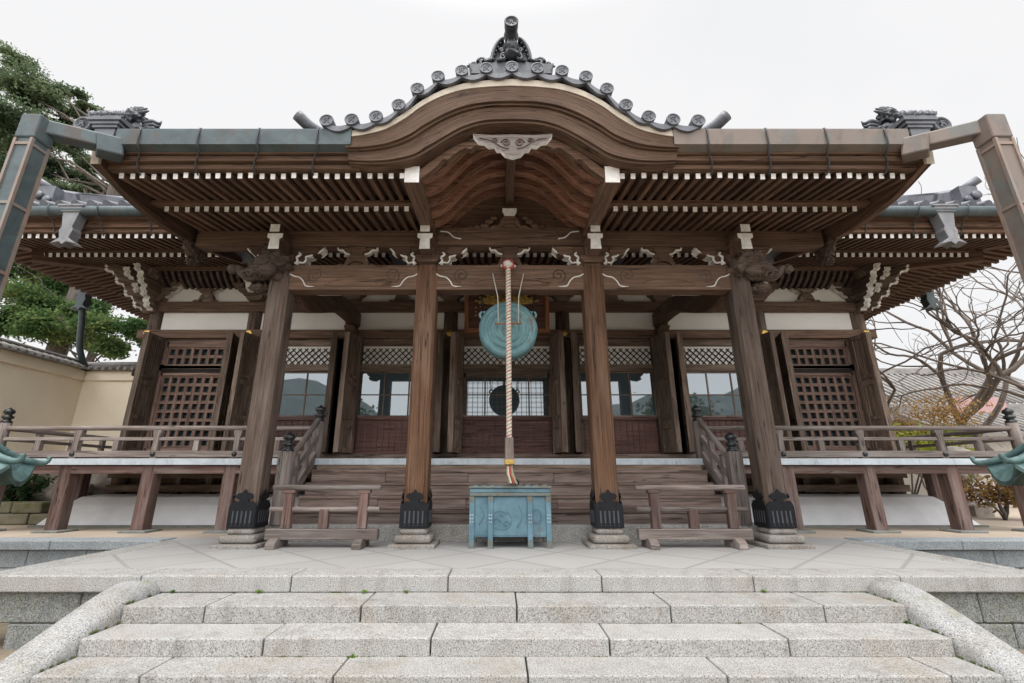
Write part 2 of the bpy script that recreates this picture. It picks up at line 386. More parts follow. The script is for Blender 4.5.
    def lump(s, c, r, seed=0, amp=.25, sub=2, sc_=(1, 1, 1), freq=1.6, mi=0):
        import bmesh
        bm = bmesh.new(); bmesh.ops.create_icosphere(bm, subdivisions=sub, radius=1)
        b = len(s.v)
        for v in bm.verts:
            w_ = v.co * freq + Vector((seed * 7.3, seed * 3.1, seed)); d = 1 + amp * noise.noise(w_) + (.30 * amp * (abs(noise.noise(w_ * 3.1)) * 2 - .5) + .18 * amp * (abs(noise.noise(w_ * 6.3)) * 2 - .5) if sub > 2 else 0)
            s.v.append(tuple(c[i] + v.co[i] * d * r * sc_[i] for i in range(3)))
        for f in bm.faces:
            s.f.append(tuple(b + v.index for v in f.verts)); s.uv.append([(v.co.x + seed, v.co.z) for v in f.verts]); s.mi.append(mi); s.sm.append(True)
        bm.free(); return s
    def build(s, name, mats, parent=None, bevel=0, seg=1, recalc=False):
        me = bpy.data.meshes.new(name); me.from_pydata(s.v, [], s.f)
        u = me.uv_layers.new(name='grain'); flat = [c for fuv in s.uv for p in fuv for c in p]
        u.data.foreach_set('uv', flat)
        for m in (mats if isinstance(mats, (list, tuple)) else [mats]): me.materials.append(MATS[m])
        me.polygons.foreach_set('material_index', s.mi); me.polygons.foreach_set('use_smooth', s.sm)
        me.update()
        o = bpy.data.objects.new(name, me); COL.objects.link(o)
        if parent: o.parent = parent
        if bevel:
            md = o.modifiers.new('soft_edges', 'BEVEL'); md.width = bevel; md.segments = seg; md.limit_method = 'ANGLE'; md.angle_limit = R(40)
        return o
def thing(name, label, cat, loc=(0, 0, 0), group=None, rz=0):
    o = bpy.data.objects.new(name, None); COL.objects.link(o); o.location = loc; o.rotation_euler = (0, 0, rz); o.empty_display_size = .2
    o['label'] = label; o['category'] = cat
    if group: o['group'] = group
    return o
def tag(o, label, cat, group=None):
    o['label'] = label; o['category'] = cat
    if group: o['group'] = group
    return o
def struct(o, kind='structure'): o['kind'] = kind; return o
def spline(pts, n):
    """Catmull-Rom through 2D/3D points"""
    P = [Vector(p).to_3d() if len(p) == 3 else Vector((p[0], p[1], 0)) for p in pts]; dim = len(pts[0])
    P = [P[0] * 2 - P[1]] + P + [P[-1] * 2 - P[-2]]; outp = []; k_ = len(P) - 3
    for i in range(n + 1):
        t = i / n * k_; j = min(int(t), k_ - 1); u = t - j; a, b, c, d = P[j:j + 4]
        q = .5 * ((2 * b) + (c - a) * u + (2 * a - 5 * b + 4 * c - d) * u * u + (3 * b - a - 3 * c + d) * u ** 3)
        outp.append(tuple(q)[:dim])
    return outp
def mirror(pts): return [(-a, b) for a, b in pts[::-1]]
def lerp_curve(pts, x):
    x = abs(x)
    for (a, b), (c, d) in zip(pts, pts[1:]):
        if x <= c: return b + (d - b) * (x - a) / (c - a)
    return pts[-1][1]
def spiral(cx, cz, y, r0, turns, sgn=1, n=36, start=0):
    return [(cx + sgn * r0 * (1 - .85 * t / n) * math.cos(start + 6.283 * turns * t / n), y, cz + r0 * (1 - .85 * t / n) * math.sin(start + 6.283 * turns * t / n)) for t in range(n + 1)]

# ------------------------------------------------------------------ the setting
GZ = -0.64
m = MB(); m.face([(-300, -300, GZ), (300, -300, GZ), (300, 600, GZ), (-300, 600, GZ)]); struct(m.build('ground', 'dirt'))
m = MB(); m.box(-60, 60, 0.92, 90, GZ + .02, -.004); struct(m.build('terrace', 'earth'))
# kerb and low wall of the terrace
kb = MB(); xs = [-40]
for sgn in (-1, 1):
    x = 5.27
    while x < 24:
        L = random.uniform(1.35, 1.75)
        a, b = x + .006, x + L - .006
        kb.box(*sorted((sgn * a, sgn * b)), .52, .95, -.125, 0.002); x += L
struct(kb.build('kerb', 'granite_blue', bevel=.008))
for sgn in (-1, 1):
    wl = MB()
    for row, (z0, z1) in enumerate(((-.38, -.132), (-.66, -.388))):
        x = 5.27 + row * .3
        while x < 24:
            L = random.uniform(.8, 1.25)
            wl.box(*sorted((sgn * (x + .005), sgn * (x + L - .005))), .60, .95, z0, z1); x += L
    tag(wl.build('retaining_wall', 'granite_blue', bevel=.01), 'blue grey granite wall under the terrace kerb on the %s side of the porch platform' % ('left' if sgn < 0 else 'right'), 'wall', 'terrace retaining walls')

# porch platform: paving, border stones, front wall
m = MB(); m.box(-5.2, 5.2, -1.62, 0.94, -.3, 0.0, L=(1, 0, 0)); struct(m.build('paving', 'paving_slabs'))
plat = thing('stone_platform', 'granite platform under the porch, with a border of long kerbstones', 'platform', (0, -2, GZ))
off = -Vector(plat.location)
def child(o, root): o.parent = root; o.location = -Vector(root.location); return o
def edge_px(xs_): return xs_
joints = [-5.24, -3.62, -2.17, -.66, .82, 2.28, 3.7, 5.24]
for a, b in zip(joints, joints[1:]):
    m = MB(); m.box(a + .004, b - .004, -2.0, -1.625, -.145, .003 + random.uniform(-.002, .002)); child(m.build('border_stone', 'granite_light', bevel=.014, seg=2), plat)
for sgn in (-1, 1):
    y = -1.62
    while y < .4:
        L = min(random.uniform(.9, 1.3), .5 - y); m = MB(); m.box(*sorted((sgn * 5.24, sgn * 4.9)), y + .004, y + L - .004, -.145, .004); child(m.build('border_stone', 'granite_light', bevel=.012, seg=2), plat); y += L
fw = MB()
for row, (z0, z1) in enumerate(((-.42, -.15), (-.70, -.428))):
    x = -5.2 + row * .35
    while x < 5.2:
        L = min(random.uniform(.9, 1.5), 5.2 - x)
        if L > .05: fw.box(x + .005, x + L - .005, -1.93, -1.6, z0, z1)
        x += L
    for sgn in (-1, 1):
        y = -1.58
        while y < .5:
            L = min(random.uniform(.8, 1.2), .52 - y); fw.box(*sorted((sgn * 5.18, sgn * 4.9)), y + .004, y + L - .004, z0, z1); y += L
child(fw.build('front_wall', 'granite_dark', bevel=.012), plat)

stairs = thing('stone_stairs', 'broad grey granite steps up to the porch platform', 'stairs', (0, -3, GZ))
SJ = {0: [-3.37, -2.66, -1.32, .02, 1.34, 2.66, 3.37], 1: [-3.37, -1.95, -.66, .72, 2.1, 3.37], 2: [-3.37, -2.62, -1.28, .07, 1.45, 3.0, 3.37], 3: [-3.37, -2.1, -.7, .6, 1.9, 3.37]}
ST = [(-2.45, -.145, -.285), (-2.83, -.28, -.41), (-3.17, -.405, -.54), (-3.5, -.53, -.70)]
for i, (yf, zt, zb) in enumerate(ST):
    yb = [-1.98, -2.43, -2.81, -3.15][i] ; m = MB(); js = SJ[i]
    for a, b in zip(js, js[1:]):
        dz = random.uniform(-.004, .004)
        m.box(a + .006, b - .006, yf + random.uniform(-.006, .006), yb + .05, zb, zt + dz)
    child(m.build('stone_step', 'granite' if i % 2 == 0 else 'granite_light', bevel=.010, seg=2), stairs)
for sgn in (-1, 1):
    m = MB(); n = 22; rows = []
    path = spline([(-1.98, -.06), (-2.08, -.025), (-2.25, -.05), (-2.5, -.125), (-3.0, -.31), (-3.6, -.53), (-3.95, -.66)], n)
    sec = [(-.19, -.9), (-.19, -.10), (-.172, -.045), (-.13, -.012), (-.06, .0), (.06, .0), (.13, -.012), (.172, -.045), (.19, -.10), (.19, -.9)]
    for (y, z) in path: rows.append([(sgn * 3.565 + a, y, z + b) for a, b in sec])
    b0 = len(m.v)
    ns = len(sec)
    for r_ in rows: m.v += r_
    for i in range(n):
        for j in range(ns - 1):
            f = (b0 + i * ns + j, b0 + i * ns + j + 1, b0 + (i + 1) * ns + j + 1, b0 + (i + 1) * ns + j)
            m.f.append(f[::-1]); m.uv.append([(0, 0)] * 4); m.mi.append(0); m.sm.append(True)
    for i, rv in ((0, 0), (n, 1)):
        f = tuple(b0 + i * ns + j for j in range(ns)); m.f.append(f if not rv else f[::-1]); m.uv.append([(0, 0)] * ns); m.mi.append(0); m.sm.append(False)
    child(m.build('cheek_stone', 'granite_cheek'), stairs)

stairs.location.x = -.035
# ------------------------------------------------------------------ the temple hall
hall = thing('temple_hall', 'dark timber temple hall with curved porch gable and tiled roof', 'temple')
def H(name, mb, mat, parent=None, bevel=0, seg=1): return mb.build(name, mat, parent or hall, bevel, seg)
PX_ = (-3.70, -1.34, 1.34, 3.70)
HX = (-8.5, -6.1, -3.74, -1.35, 1.35, 3.74, 6.1, 8.5)

# pillars of the porch
def octo(w, c): return [(-w + c, -w), (w - c, -w), (w, -w + c), (w, w - c), (w - c, w), (-w + c, w), (-w, w - c), (-w, -w + c)]
shoe_pts = [(-.185, .25), (.185, .25), (.185, .53), (.165, .56), (.12, .60), (.075, .585), (.05, .615), (.10, .63), (.125, .66), (.09, .70), (.04, .705), (0, .755),
            (-.04, .705), (-.09, .70), (-.125, .66), (-.10, .63), (-.05, .615), (-.075, .585), (-.12, .60), (-.165, .56), (-.185, .53)]
for i, x in enumerate(PX_):
    top = 4.2
    m = MB(); m.prism([(x + a, b) for a, b in octo(.162, .04)], .22, top, axis='z', L=(0, 0, 1)); p = H('pillar', m, 'wood_pillar' if i in (0, 3) else 'wood_pillar_red')
    s_ = MB(); s_.prism([(x + a, b) for a, b in octo(.178, .03)], .25, .54, axis='z')
    for (dx, dy, ax) in ((0, -1, 'y'), (0, 1, 'y'), (-1, 0, 'x'), (1, 0, 'x')):
        if ax == 'y': s_.prism([(x + a, b) for a, b in shoe_pts], dy * .180, dy * .196, axis='y')
        else: s_.prism([(a, b) for a, b in shoe_pts], x + dx * .180, x + dx * .196, axis='x')
        for q in range(5):
            a = -.12 + q * .06
            if ax == 'y': s_.box(x + a - .011, x + a + .011, *sorted((dy * .194, dy * .202)), .31, .47, mi=1)
            else: s_.box(*sorted((x + dx * .194, x + dx * .202)), a - .011, a + .011, .31, .47, mi=1)
            if ax == 'y': s_.lathe([(.009, 0), (.007, .006)], (x + a, dy * .203, .285), 8, 'y', mi=1)
    H('metal_shoe', s_, ['iron', 'iron_worn'], p)
    b_ = MB(); b_.box(x - .315, x + .315, -.31, .31, -.02, .055); bs = H('base_stone', b_, 'stone_base', p, .02, 2)
    b_ = MB(); b_.box(x - .25, x + .25, -.25, .25, .058, .165); b_.box(x - .19, x + .19, -.19, .19, .16, .25); H('base_stone', b_, 'stone_base', p, .045, 4)

# tie beams with carved scrolls
def tie(x0, x1):
    m = MB(); m.box(x0, x1, -.12, .12, 3.79, 4.215)
    w = x1 - x0; cx = (x0 + x1) / 2
    z0, z1 = 3.79, 4.215
    # recessed-looking long cartouche line
    hw = w / 2 - .62
    if hw > .1:
        m.tube(spline([(cx - hw, -.122, 3.90), (cx - hw + .12, -.124, 3.955), (cx - hw * .3, -.124, 3.975), (cx + hw * .3, -.124, 3.975), (cx + hw - .12, -.124, 3.955), (cx + hw, -.122, 3.90)], 20), .014, 6)
        m.tube(spline([(cx - hw - .05, -.122, 3.88), (cx - hw, -.124, 3.86), (cx, -.124, 3.852), (cx + hw, -.124, 3.86), (cx + hw + .05, -.122, 3.88)], 20), .012, 6)
    for sg in (-1, 1):
        ex = cx + sg * (w / 2)
        m.tube(spiral(ex - sg * .40, 4.04, -.122, .125, 1.6, sg, start=-1.2), .012, 6, mi=2)
        m.tube(spline([(ex - sg * .40, -.122, 3.915), (ex - sg * .28, -.124, 3.93), (ex - sg * .19, -.124, 4.0), (ex - sg * .10, -.122, 4.02)], 12), .012, 6)
        # pale carved edge near the pillar
        m.tube(spline([(ex - sg * .40, -.123, 3.84), (ex - sg * .27, -.125, 3.85), (ex - sg * .22, -.125, 3.93), (ex - sg * .15, -.125, 4.0), (ex - sg * .06, -.125, 4.02), (ex + sg * .01, -.123, 4.06)], 14), [.003, .006] + [.011] * 13, 6, mi=1)
    return H('tie_beam', m, ['wood_beam', 'white_edge', 'wood_pillar'], None, .012)
tie(-3.54, -1.50); tie(-1.18, 1.18); tie(1.50, 3.54)

# brackets: capital block, arms with pale edges, nose with white end
def arm_profile(cx, z0, hw, sg):
    return [(cx, z0), (cx + sg * .17, z0), (cx + sg * .20, z0 + .05), (cx + sg * .27, z0 + .04), (cx + sg * .31, z0 + .10), (cx + sg * .30, z0 + .15), (cx + sg * .38, z0 + .17), (cx + sg * .43, z0 + .23),
            (cx + sg * .50, z0 + .225), (cx + sg * hw, z0 + .30), (cx + sg * hw, z0 + .345), (cx, z0 + .345)]
def bracket(x, nose=True, outer=0):
    m = MB()
    m.box(x - .13, x + .13, -.13, .13, 4.215, 4.245)
    m.prism([(x - .13, 4.245), (x + .13, 4.245), (x + .19, 4.30), (x + .19, 4.37), (x - .19, 4.37), (x - .19, 4.30)], -.19, .19, edge=lambda i, c, n: 0)
    for sg in (-1, 1):
        pr = arm_profile(x + sg * .05, 4.235, .58, sg)
        m.prism(pr, -.075, .075, edge=lambda i, c, n: 1 if (1 <= i <= 9) else 0)
        for yy in (-.08, .08): m.tube(spline([(a, yy, b) for a, b in pr[1:10]], 24), .017, 6, mi=1)
        # smaller curl beside the capital
        m.tube(spline([(x + sg * .19, -.10, 4.25), (x + sg * .235, -.11, 4.30), (x + sg * .215, -.11, 4.36), (x + sg * .27, -.11, 4.41), (x + sg * .24, -.10, 4.45)], 14), .02, 6, mi=1)
        # little bearing block at the tip
        m.prism([(x + sg * .30, 4.46), (x + sg * .36, 4.42), (x + sg * .50, 4.42), (x + sg * .56, 4.46), (x + sg * .56, 4.565), (x + sg * .30, 4.565)], -.10, .10)
    m.box(x - .11, x + .11, -.17, .17, 4.37, 4.565)
    if nose:
        m.prism([(x - .085, 4.33), (x + .085, 4.33), (x + .075, 4.50), (x + .12, 4.53), (x + .12, 4.60), (x - .12, 4.60), (x - .12, 4.53), (x - .075, 4.50)], -.46, -.16, mi=0)
        m.prism([(x - .085, 4.33), (x + .085, 4.33), (x + .075, 4.50), (x + .12, 4.53), (x + .12, 4.60), (x - .12, 4.60), (x - .12, 4.53), (x - .075, 4.50)], -.466, -.461, mi=1)
        m.box(x - .075, x + .075, -.50, -.1, 4.61, 4.74); m.box(x - .075, x + .075, -.506, -.501, 4.61, 4.74, mi=1)
    return H('bracket', m, ['wood_beam', 'white_paint'], None, .006)
for x in PX_: bracket(x)

# frog-leg struts between beams
frog = [(-.34, 0), (-.27, .05), (-.20, .03), (-.17, .10), (-.15, .17), (-.10, .21), (-.10, .24), (.10, .24), (.10, .21), (.15, .17), (.17, .10), (.20, .03), (.27, .05), (.34, 0), (.16, 0), (.10, .07), (0, .10), (-.10, .07), (-.16, 0)]
def frogleg(x, y, z, s=1.0, pale=True, name='frog_leg_strut', mat='wood_beam', cap=True):
    m = MB(); m.prism([(x + a * s, z + b * s) for a, b in frog], y - .07, y + .07, edge=lambda i, c, n: (1 if pale and i in (3, 9) else 0))
    m.prism([(x + a * s, z + b * s) for a, b in ((-.16, 0), (-.10, .07), (0, .10), (.10, .07), (.16, 0))], y - .03, y + .03)
    for sg in (-1, 1):
        m.tube(spiral(x + sg * .085 * s, z + .135 * s, y - .072, .036 * s, 1.4, sg, 18), .007, 5)
        m.tube(spline([(x + sg * .32 * s, y - .07, z + .015), (x + sg * .25 * s, y - .072, z + .035 * s), (x + sg * .2 * s, y - .072, z + .02 * s)], 8), .007, 5)
    if cap:
        m.prism([(x - .10 * s, z + .24 * s), (x + .10 * s, z + .24 * s), (x + .14 * s, z + .29 * s), (x + .14 * s, z + .345 * s), (x - .14 * s, z + .345 * s), (x - .14 * s, z + .29 * s)], y - .08, y + .08)
        for sg in (-1, 1):
            m.prism([(x + sg * .12 * s, z + .22 * s), (x + sg * .20 * s, z + .25 * s), (x + sg * .24 * s, z + .30 * s), (x + sg * .31 * s, z + .30 * s), (x + sg * .33 * s, z + .345 * s), (x + sg * .12 * s, z + .345 * s)], y - .05, y + .05, edge=lambda i, c, n: 1 if i in (0, 1, 2, 3) else 0)
            if pale: m.tube(spline([(x + sg * a * s, y - .055, z + b * s) for a, b in ((.12, .22), (.20, .25), (.24, .30), (.31, .30), (.33, .345))], 12), .016, 6, mi=1)
    return H(name, m, [mat, 'white_edge'])
for x in (-2.52, 0, 2.52): frogleg(x, 0, 4.22, 1.0)

# purlin across the porch, its middle part carved
m = MB(); m.box(-5.2, -1.2, -.11, .11, 4.575, 4.865); H('purlin', m, 'wood_beam', None, .01)
m = MB(); m.box(1.2, 5.2, -.11, .11, 4.575, 4.865); H('purlin', m, 'wood_beam', None, .01)
m = MB(); m.box(-1.196, 1.196, -.125, .125, 4.585, 4.90)
for sg in (-1, 1):
    m.tube(spiral(sg * .82, 4.78, -.127, .075, 1.5, sg, 28), .011, 6)
    m.tube(spline([(sg * 1.15, -.128, 4.83), (sg * 1.02, -.13, 4.81), (sg * .92, -.13, 4.72), (sg * .80, -.13, 4.69)], 14), .011, 6, mi=1)
m.tube(spline([(-.65, -.127, 4.68), (-.4, -.128, 4.70), (0, -.128, 4.71), (.4, -.128, 4.70), (.65, -.127, 4.68)], 16), .009, 5)
H('rainbow_beam', m, ['wood_beam', 'white_edge'], None, .01)
# strut above it that carries the ridge piece
frogleg(0, -.06, 4.90, .95, pale=False, cap=False)
m = MB(); m.prism([(-.085, 5.10), (.085, 5.10), (.12, 5.18), (.12, 5.245), (-.12, 5.245), (-.12, 5.18)], -.16, .14); m.prism([(-.085, 5.10), (.085, 5.10), (.12, 5.18), (.12, 5.245), (-.12, 5.245), (-.12, 5.18)], -.166, -.161, mi=1)
H('bearing_block', m, ['wood_beam', 'white_paint'])
# carved cloud wings beside it
for sg in (-1, 1):
    m = MB()
    for (a, b, r) in ((.42, 4.95, .07), (.55, 4.93, .05), (.34, 5.03, .06), (.66, 4.925, .035), (.27, 5.10, .05)):
        m.lump((sg * a, -.10, b), r, seed=a * 9, amp=.5, sc_=(1.2, .5, .8))
    H('carved_cloud', m, 'wood_beam')

# carved beasts at the outer pillar heads
for sg in (-1, 1):
    m = MB(); x = sg * 3.70
    m.lump((x + sg * .10, -.16, 4.21), .25, 3, .5, 5, (1.05, .9, .95), 2.2)
    m.lump((x + sg * .26, -.22, 4.10), .19, 5, .5, 4, (1.1, .8, .8), 2.5)
    m.lump((x + sg * .12, -.3, 4.05), .14, 8, .4, 2, (1, .7, .8), 2.5)
    m.lump((x + sg * .42, -.05, 4.10), .15, 9, .5, 4, (1.3, .7, .8), 2.5)
    m.lump((x + sg * .36, -.02, 3.86), .12, 10, .5, 4, (1.4, .8, .7), 2.5)
    m.tube(spline([(x + sg * .28, -.12, 4.12), (x + sg * .45, -.16, 4.0), (x + sg * .58, -.16, 4.05), (x + sg * .68, -.15, 4.14), (x + sg * .76, -.15, 4.12)], 16), [.11 - .004 * i for i in range(17)], 10)
    m.lump((x + sg * .77, -.15, 4.13), .085, 2, .3, 2)
    for q in range(5): m.tube(spiral(x + sg * (.0 + .07 * q), 4.33 - .025 * q * q * .5, -.36 + .02 * q, .055, 1.3, sg, 16), .016, 6)
    for q in range(4): m.tube(spline([(x + sg * (.2 + .08 * q), -.28, 4.2 - .04 * q), (x + sg * (.27 + .09 * q), -.3, 4.08 - .03 * q), (x + sg * (.24 + .08 * q), -.26, 3.96)], 8), .018, 6)
    H('carved_beast', m, 'wood_pillar')

# curved transverse beams back to the hall
for sg in (-1, 1):
    m = MB(); x = sg * 3.62
    top = spline([(.16, 4.02), (.7, 4.05), (1.4, 4.30), (2.2, 4.62), (3.0, 4.70), (3.45, 4.66)], 24)
    bot = spline([(.16, 3.74), (.7, 3.72), (1.4, 3.95), (2.2, 4.28), (3.0, 4.36), (3.45, 4.34)], 24)
    m.prism(top + bot[::-1], x - .13, x + .13, axis='x', L=(0, 1, 0))
    m.prism([(3.0, 4.25), (3.48, 4.27), (3.48, 3.95), (3.38, 3.98), (3.32, 4.08), (3.2, 4.10)], x - .12, x + .12, axis='x')
    H('shrimp_beam', m, 'wood_beam', None, .02, 2)

# --- porch eaves: two tiers of rafters, white ends
RAF = []
def rafter(p, q, w, h, bucket=None, name='rafter'):
    if bucket is not None: bucket.beam(p, q, w, h, cap=1); return
    m = MB(); m.beam(p, q, w, h, cap=1); return H(name, m, ['wood_eave', 'white_paint'])
rest = MB()
n_ind = 0
for sg in (-1, 1):
    xs_ = [5.16 - i * .1425 for i in range(27)]
    for x in xs_:
        if x < 1.42: continue
        jx, jz = random.uniform(-.005, .005), random.uniform(-.005, .005); p, q = (sg * x + jx, -1.72 + random.uniform(-.012, .012), 4.725 + jz), (sg * x, .12, 5.06)
        rafter(p, q, .062, .075); n_ind += 1
    xs_ = [5.10 - i * .148 for i in range(25)]
    for x in xs_:
        if x < 1.45: continue
        jx, jz = random.uniform(-.005, .005), random.uniform(-.005, .005); p, q = (sg * x + jx, -.95 + random.uniform(-.012, .012), 4.725 + jz), (sg * x, .14, 4.921)
        if n_ind < 98: rafter(p, q, .066, .08); n_ind += 1
        else: rafter(p, q, .066, .08, rest)
# boards over the rafters and the strips that carry the ends
for sg in (-1, 1):
    m = MB()
    x0, x1 = sorted((sg * 1.42, sg * 5.3))
    m.face([(x0, -1.76, 4.775), (x1, -1.76, 4.775), (x1, .14, 5.12), (x0, .14, 5.12)][::-1], (0, 1, 0))
    m.face([(x0, -.9, 4.785), (x1, -.9, 4.785), (x1, .14, 4.965), (x0, .14, 4.965)][::-1], (0, 1, 0)); m.face([(x0, .14, 4.965), (x1, .14, 4.965), (x1, 1.3, 5.98), (x0, 1.3, 5.98)][::-1], (0, 1, 0))
    H('eave_boards', m, 'wood_eave')
    m = MB(); m.box(x0, x1, -1.02, -.90, 4.775, 4.83); H('eave_lath', m, 'wood_eave')
    x0, x1 = sorted((sg * 2.0, sg * 5.3))
    m = MB(); m.box(x0, x1, -1.80, -1.70, 4.775, 4.85); m.box(x0, x1, -1.86, -1.72, 4.852, 4.93); m.box(x0, x1, -1.90, -1.72, 4.932, 5.06); H('eave_fascia', m, 'wood_gable', None, .006)
    # beams of the vault that run out to the gable
    x = sg * 1.32
    m = MB(); m.beam((x, -1.74, 4.735), (x, .05, 4.88), .20, .24, cap=1); m.beam((x, .05, 4.90), (x, 1.0, 5.65), .20, .22); H('porch_side_beam', m, ['wood_beam', 'white_paint'], None, .004)
    # bargeboard at the porch side with cloud at its lower end
    m = MB(); X = sg * 5.36
    prof_t = spline([(-1.88, 5.12), (-1.2, 4.98), (-.4, 4.98), (.4, 5.10), (1.4, 5.36)], 20)
    prof_b = spline([(-1.88, 4.78), (-1.3, 4.64), (-.5, 4.62), (.4, 4.76), (1.4, 5.02)], 20)
    m.prism(prof_t + prof_b[::-1], *sorted((X - sg * .05, X + sg * .05)), axis='x', L=(0, 1, 0))
    m.prism([(-1.96, 5.12), (-1.885, 5.12), (-1.885, 4.78), (-1.92, 4.76)], *sorted((X - sg * .05, X + sg * .05)), axis='x', mi=1)
    bb = H('bargeboard', m, ['wood_eave', 'verge_plaster'])
    m = MB()
    for q, (a, b, r) in enumerate(((.0, 4.56, .13), (.12, 4.44, .10), (-.1, 4.64, .09), (.2, 4.58, .10), (.02, 4.36, .075))):
        m.lump((X - sg * .04, a, b), r, q + 2, .6, 4, (.6, 1, 1), 2.5)
    m.tube(spiral(0, 0, 0, .1, 1.5, 1, 20), .01, 5) if False else None
    H('carved_cloud', m, 'wood_pillar')

# --- the undulating gable
KT = [(0, 5.93), (.3, 5.915), (.62, 5.872), (.92, 5.765), (1.18, 5.60), (1.40, 5.40), (1.65, 5.225), (1.92, 5.14), (2.16, 5.10)]
KB = [(0, 5.42), (.35, 5.40), (.62, 5.31), (.85, 5.16), (1.09, 4.98), (1.27, 4.86), (1.55, 4.79), (1.82, 4.775), (2.10, 4.79)]
N = 60
kt = spline(KT, N); kbm = spline(KB, N)
def full(half): return mirror(half)[:-1] + half
def layer(f0, f1, y0, y1, mb, mi=0, dz=0, xmax=9):
    a = [(p[0] + (q[0] - p[0]) * f0, p[1] + (q[1] - p[1]) * f0 + dz) for p, q in zip(kt, kbm)]
    b = [(p[0] + (q[0] - p[0]) * f1, p[1] + (q[1] - p[1]) * f1 + dz) for p, q in zip(kt, kbm)]
    A, B = full(a), full(b)
    for i in range(len(A) - 1):
        V = [(*(A[i][:1]), y0, A[i][1]), (A[i + 1][0], y0, A[i + 1][1]), (B[i + 1][0], y0, B[i + 1][1]), (B[i][0], y0, B[i][1])]
        V2 = [(v[0], y1, v[2]) for v in V]
        t = Vector(V[1]) - Vector(V[0]); t = t.normalized()
        b0 = len(mb.v); mb.v += V + V2
        u0, u1 = i * .05, i * .05 + .05; h = .16 * (f1 - f0) / .3
        for f, uvv in (((3, 2, 1, 0), [(u0, f1), (u1, f1), (u1, f0), (u0, f0)]), ((2, 3, 7, 6), [(u1, f1), (u0, f1), (u0, f1 + .1), (u1, f1 + .1)]), ((0, 1, 5, 4), [(u0, f0), (u1, f0), (u1, f0 - .1), (u0, f0 - .1)]), ((4, 5, 6, 7), [(u0, f0), (u1, f0), (u1, f1), (u0, f1)])):
            mb.f.append(tuple(b0 + j for j in f)); mb.uv.append([(a_ * 1.2 + f0 * 11, c_ * .9 + f0 * 5) for a_, c_ in uvv]); mb.mi.append(mi); mb.sm.append(False)
    for i in (0, len(A) - 1):
        V = [(A[i][0], y0, A[i][1]), (B[i][0], y0, B[i][1]), (B[i][0], y1, B[i][1]), (A[i][0], y1, A[i][1])]
        mb.face(V if i == 0 else V[::-1], (0, 0, 1), mi=mi)
gb = MB()
layer(0, .46, -1.99, -1.70, gb); layer(.464, .53, -1.955, -1.70, gb); layer(.534, .92, -1.925, -1.70, gb); layer(.924, 1.0, -1.895, -1.70, gb)
gable = H('gable_board', gb, 'wood_gable')
# inner arch behind
ib = MB(); IB_T = [(0, 5.40), (.5, 5.33), (.8, 5.18), (1.05, 4.98), (1.22, 4.82)]; IB_B = [(0, 5.24), (.45, 5.21), (.56, 5.15), (.64, 5.17), (.78, 5.06), (.86, 4.98), (.92, 4.99), (1.02, 4.86), (1.22, 4.68)]
A, B = full(spline(IB_T, 24)), full(spline(IB_B, 24))
ib.prism(A + B[::-1], -1.72, -1.62, L=(1, 0, 0)); H('gable_inner_board', ib, 'wood_gable')
# plaster strip under the tiles
ps = MB()
pt = [(a, b + .115 - .02 * min(1, abs(a))) for a, b in kt]; A = full(pt); B = full([(a, b + .004) for a, b in kt])
ps.prism(A + B[::-1], -2.0, -1.6); H('verge_plaster', ps, 'verge_plaster')
# pendant
gp = MB(); half = [(0, 4.80), (.10, 4.83), (.155, 4.90), (.20, 4.90), (.235, 4.965), (.30, 4.955), (.36, 5.01), (.43, 5.02), (.50, 5.115), (.50, 5.135), (.25, 5.115), (0, 5.125)]
pts = [(-a, b - .07) for a, b in half[::-1]][:-1] + [(a, b - .07) for a, b in half]
gp.prism(pts, -2.10, -2.03, edge=lambda i, c, n: 1 if n[1] < 0.2 else 0)
for sg in (-1, 1):
    gp.tube(spiral(sg * .085, 4.930, -2.102, .06, 1.6, sg, 22), .010, 6, mi=2); gp.tube(spiral(sg * .22, 4.965, -2.102, .04, 1.4, sg, 18), .008, 6, mi=2)
    gp.tube(spline([(sg * .05, -2.102, 4.84), (sg * .13, -2.102, 4.86), (sg * .2, -2.102, 4.91), (sg * .3, -2.102, 4.97), (sg * .42, -2.102, 5.0)], 10), .007, 5, mi=2)
gp.box(-.04, .04, -2.028, -1.8, 4.90, 5.03)
H('gable_pendant', gp, ['wood_rail', 'white_paint', 'wood_beam'])
# vault ribs, boards, ridge piece
VR = [(1.24, 4.80), (1.10, 4.87), (.95, 4.99), (.78, 5.19), (.58, 5.41), (.33, 5.56), (0, 5.62)]
vr = spline(VR, 18)[::-1]
A = full(vr)
for k_ in range(6):
    y = -1.52 + k_ * .29
    m = MB(); up = [(a, b + .115) for a, b in A]; m.prism(up + A[::-1], y, y + .10, L=(1, 0, 0)); H('vault_rib', m, 'wood_vault')
m = MB()
for i in range(len(A) - 1):
    p, q = A[i], A[i + 1]
    m.face([(p[0], -1.70, p[1] + .12), (p[0], 1.2, p[1] + .12), (q[0], 1.2, q[1] + .12), (q[0], -1.70, q[1] + .12)], (1, 0, 0), (3, 5))
H('vault_boards', m, 'wood_vault')
m = MB(); m.beam((0, -1.72, 5.57), (0, .02, 5.57), .15, .30); H('ridge_piece', m, 'wood_beam', None, .01)
m = MB(); m.prism([(-1.2, 4.88), (1.2, 4.88)] + [(a, b + .05) for a, b in A[::-1]], .02, .06); H('gable_back_wall', m, 'wood_beam')

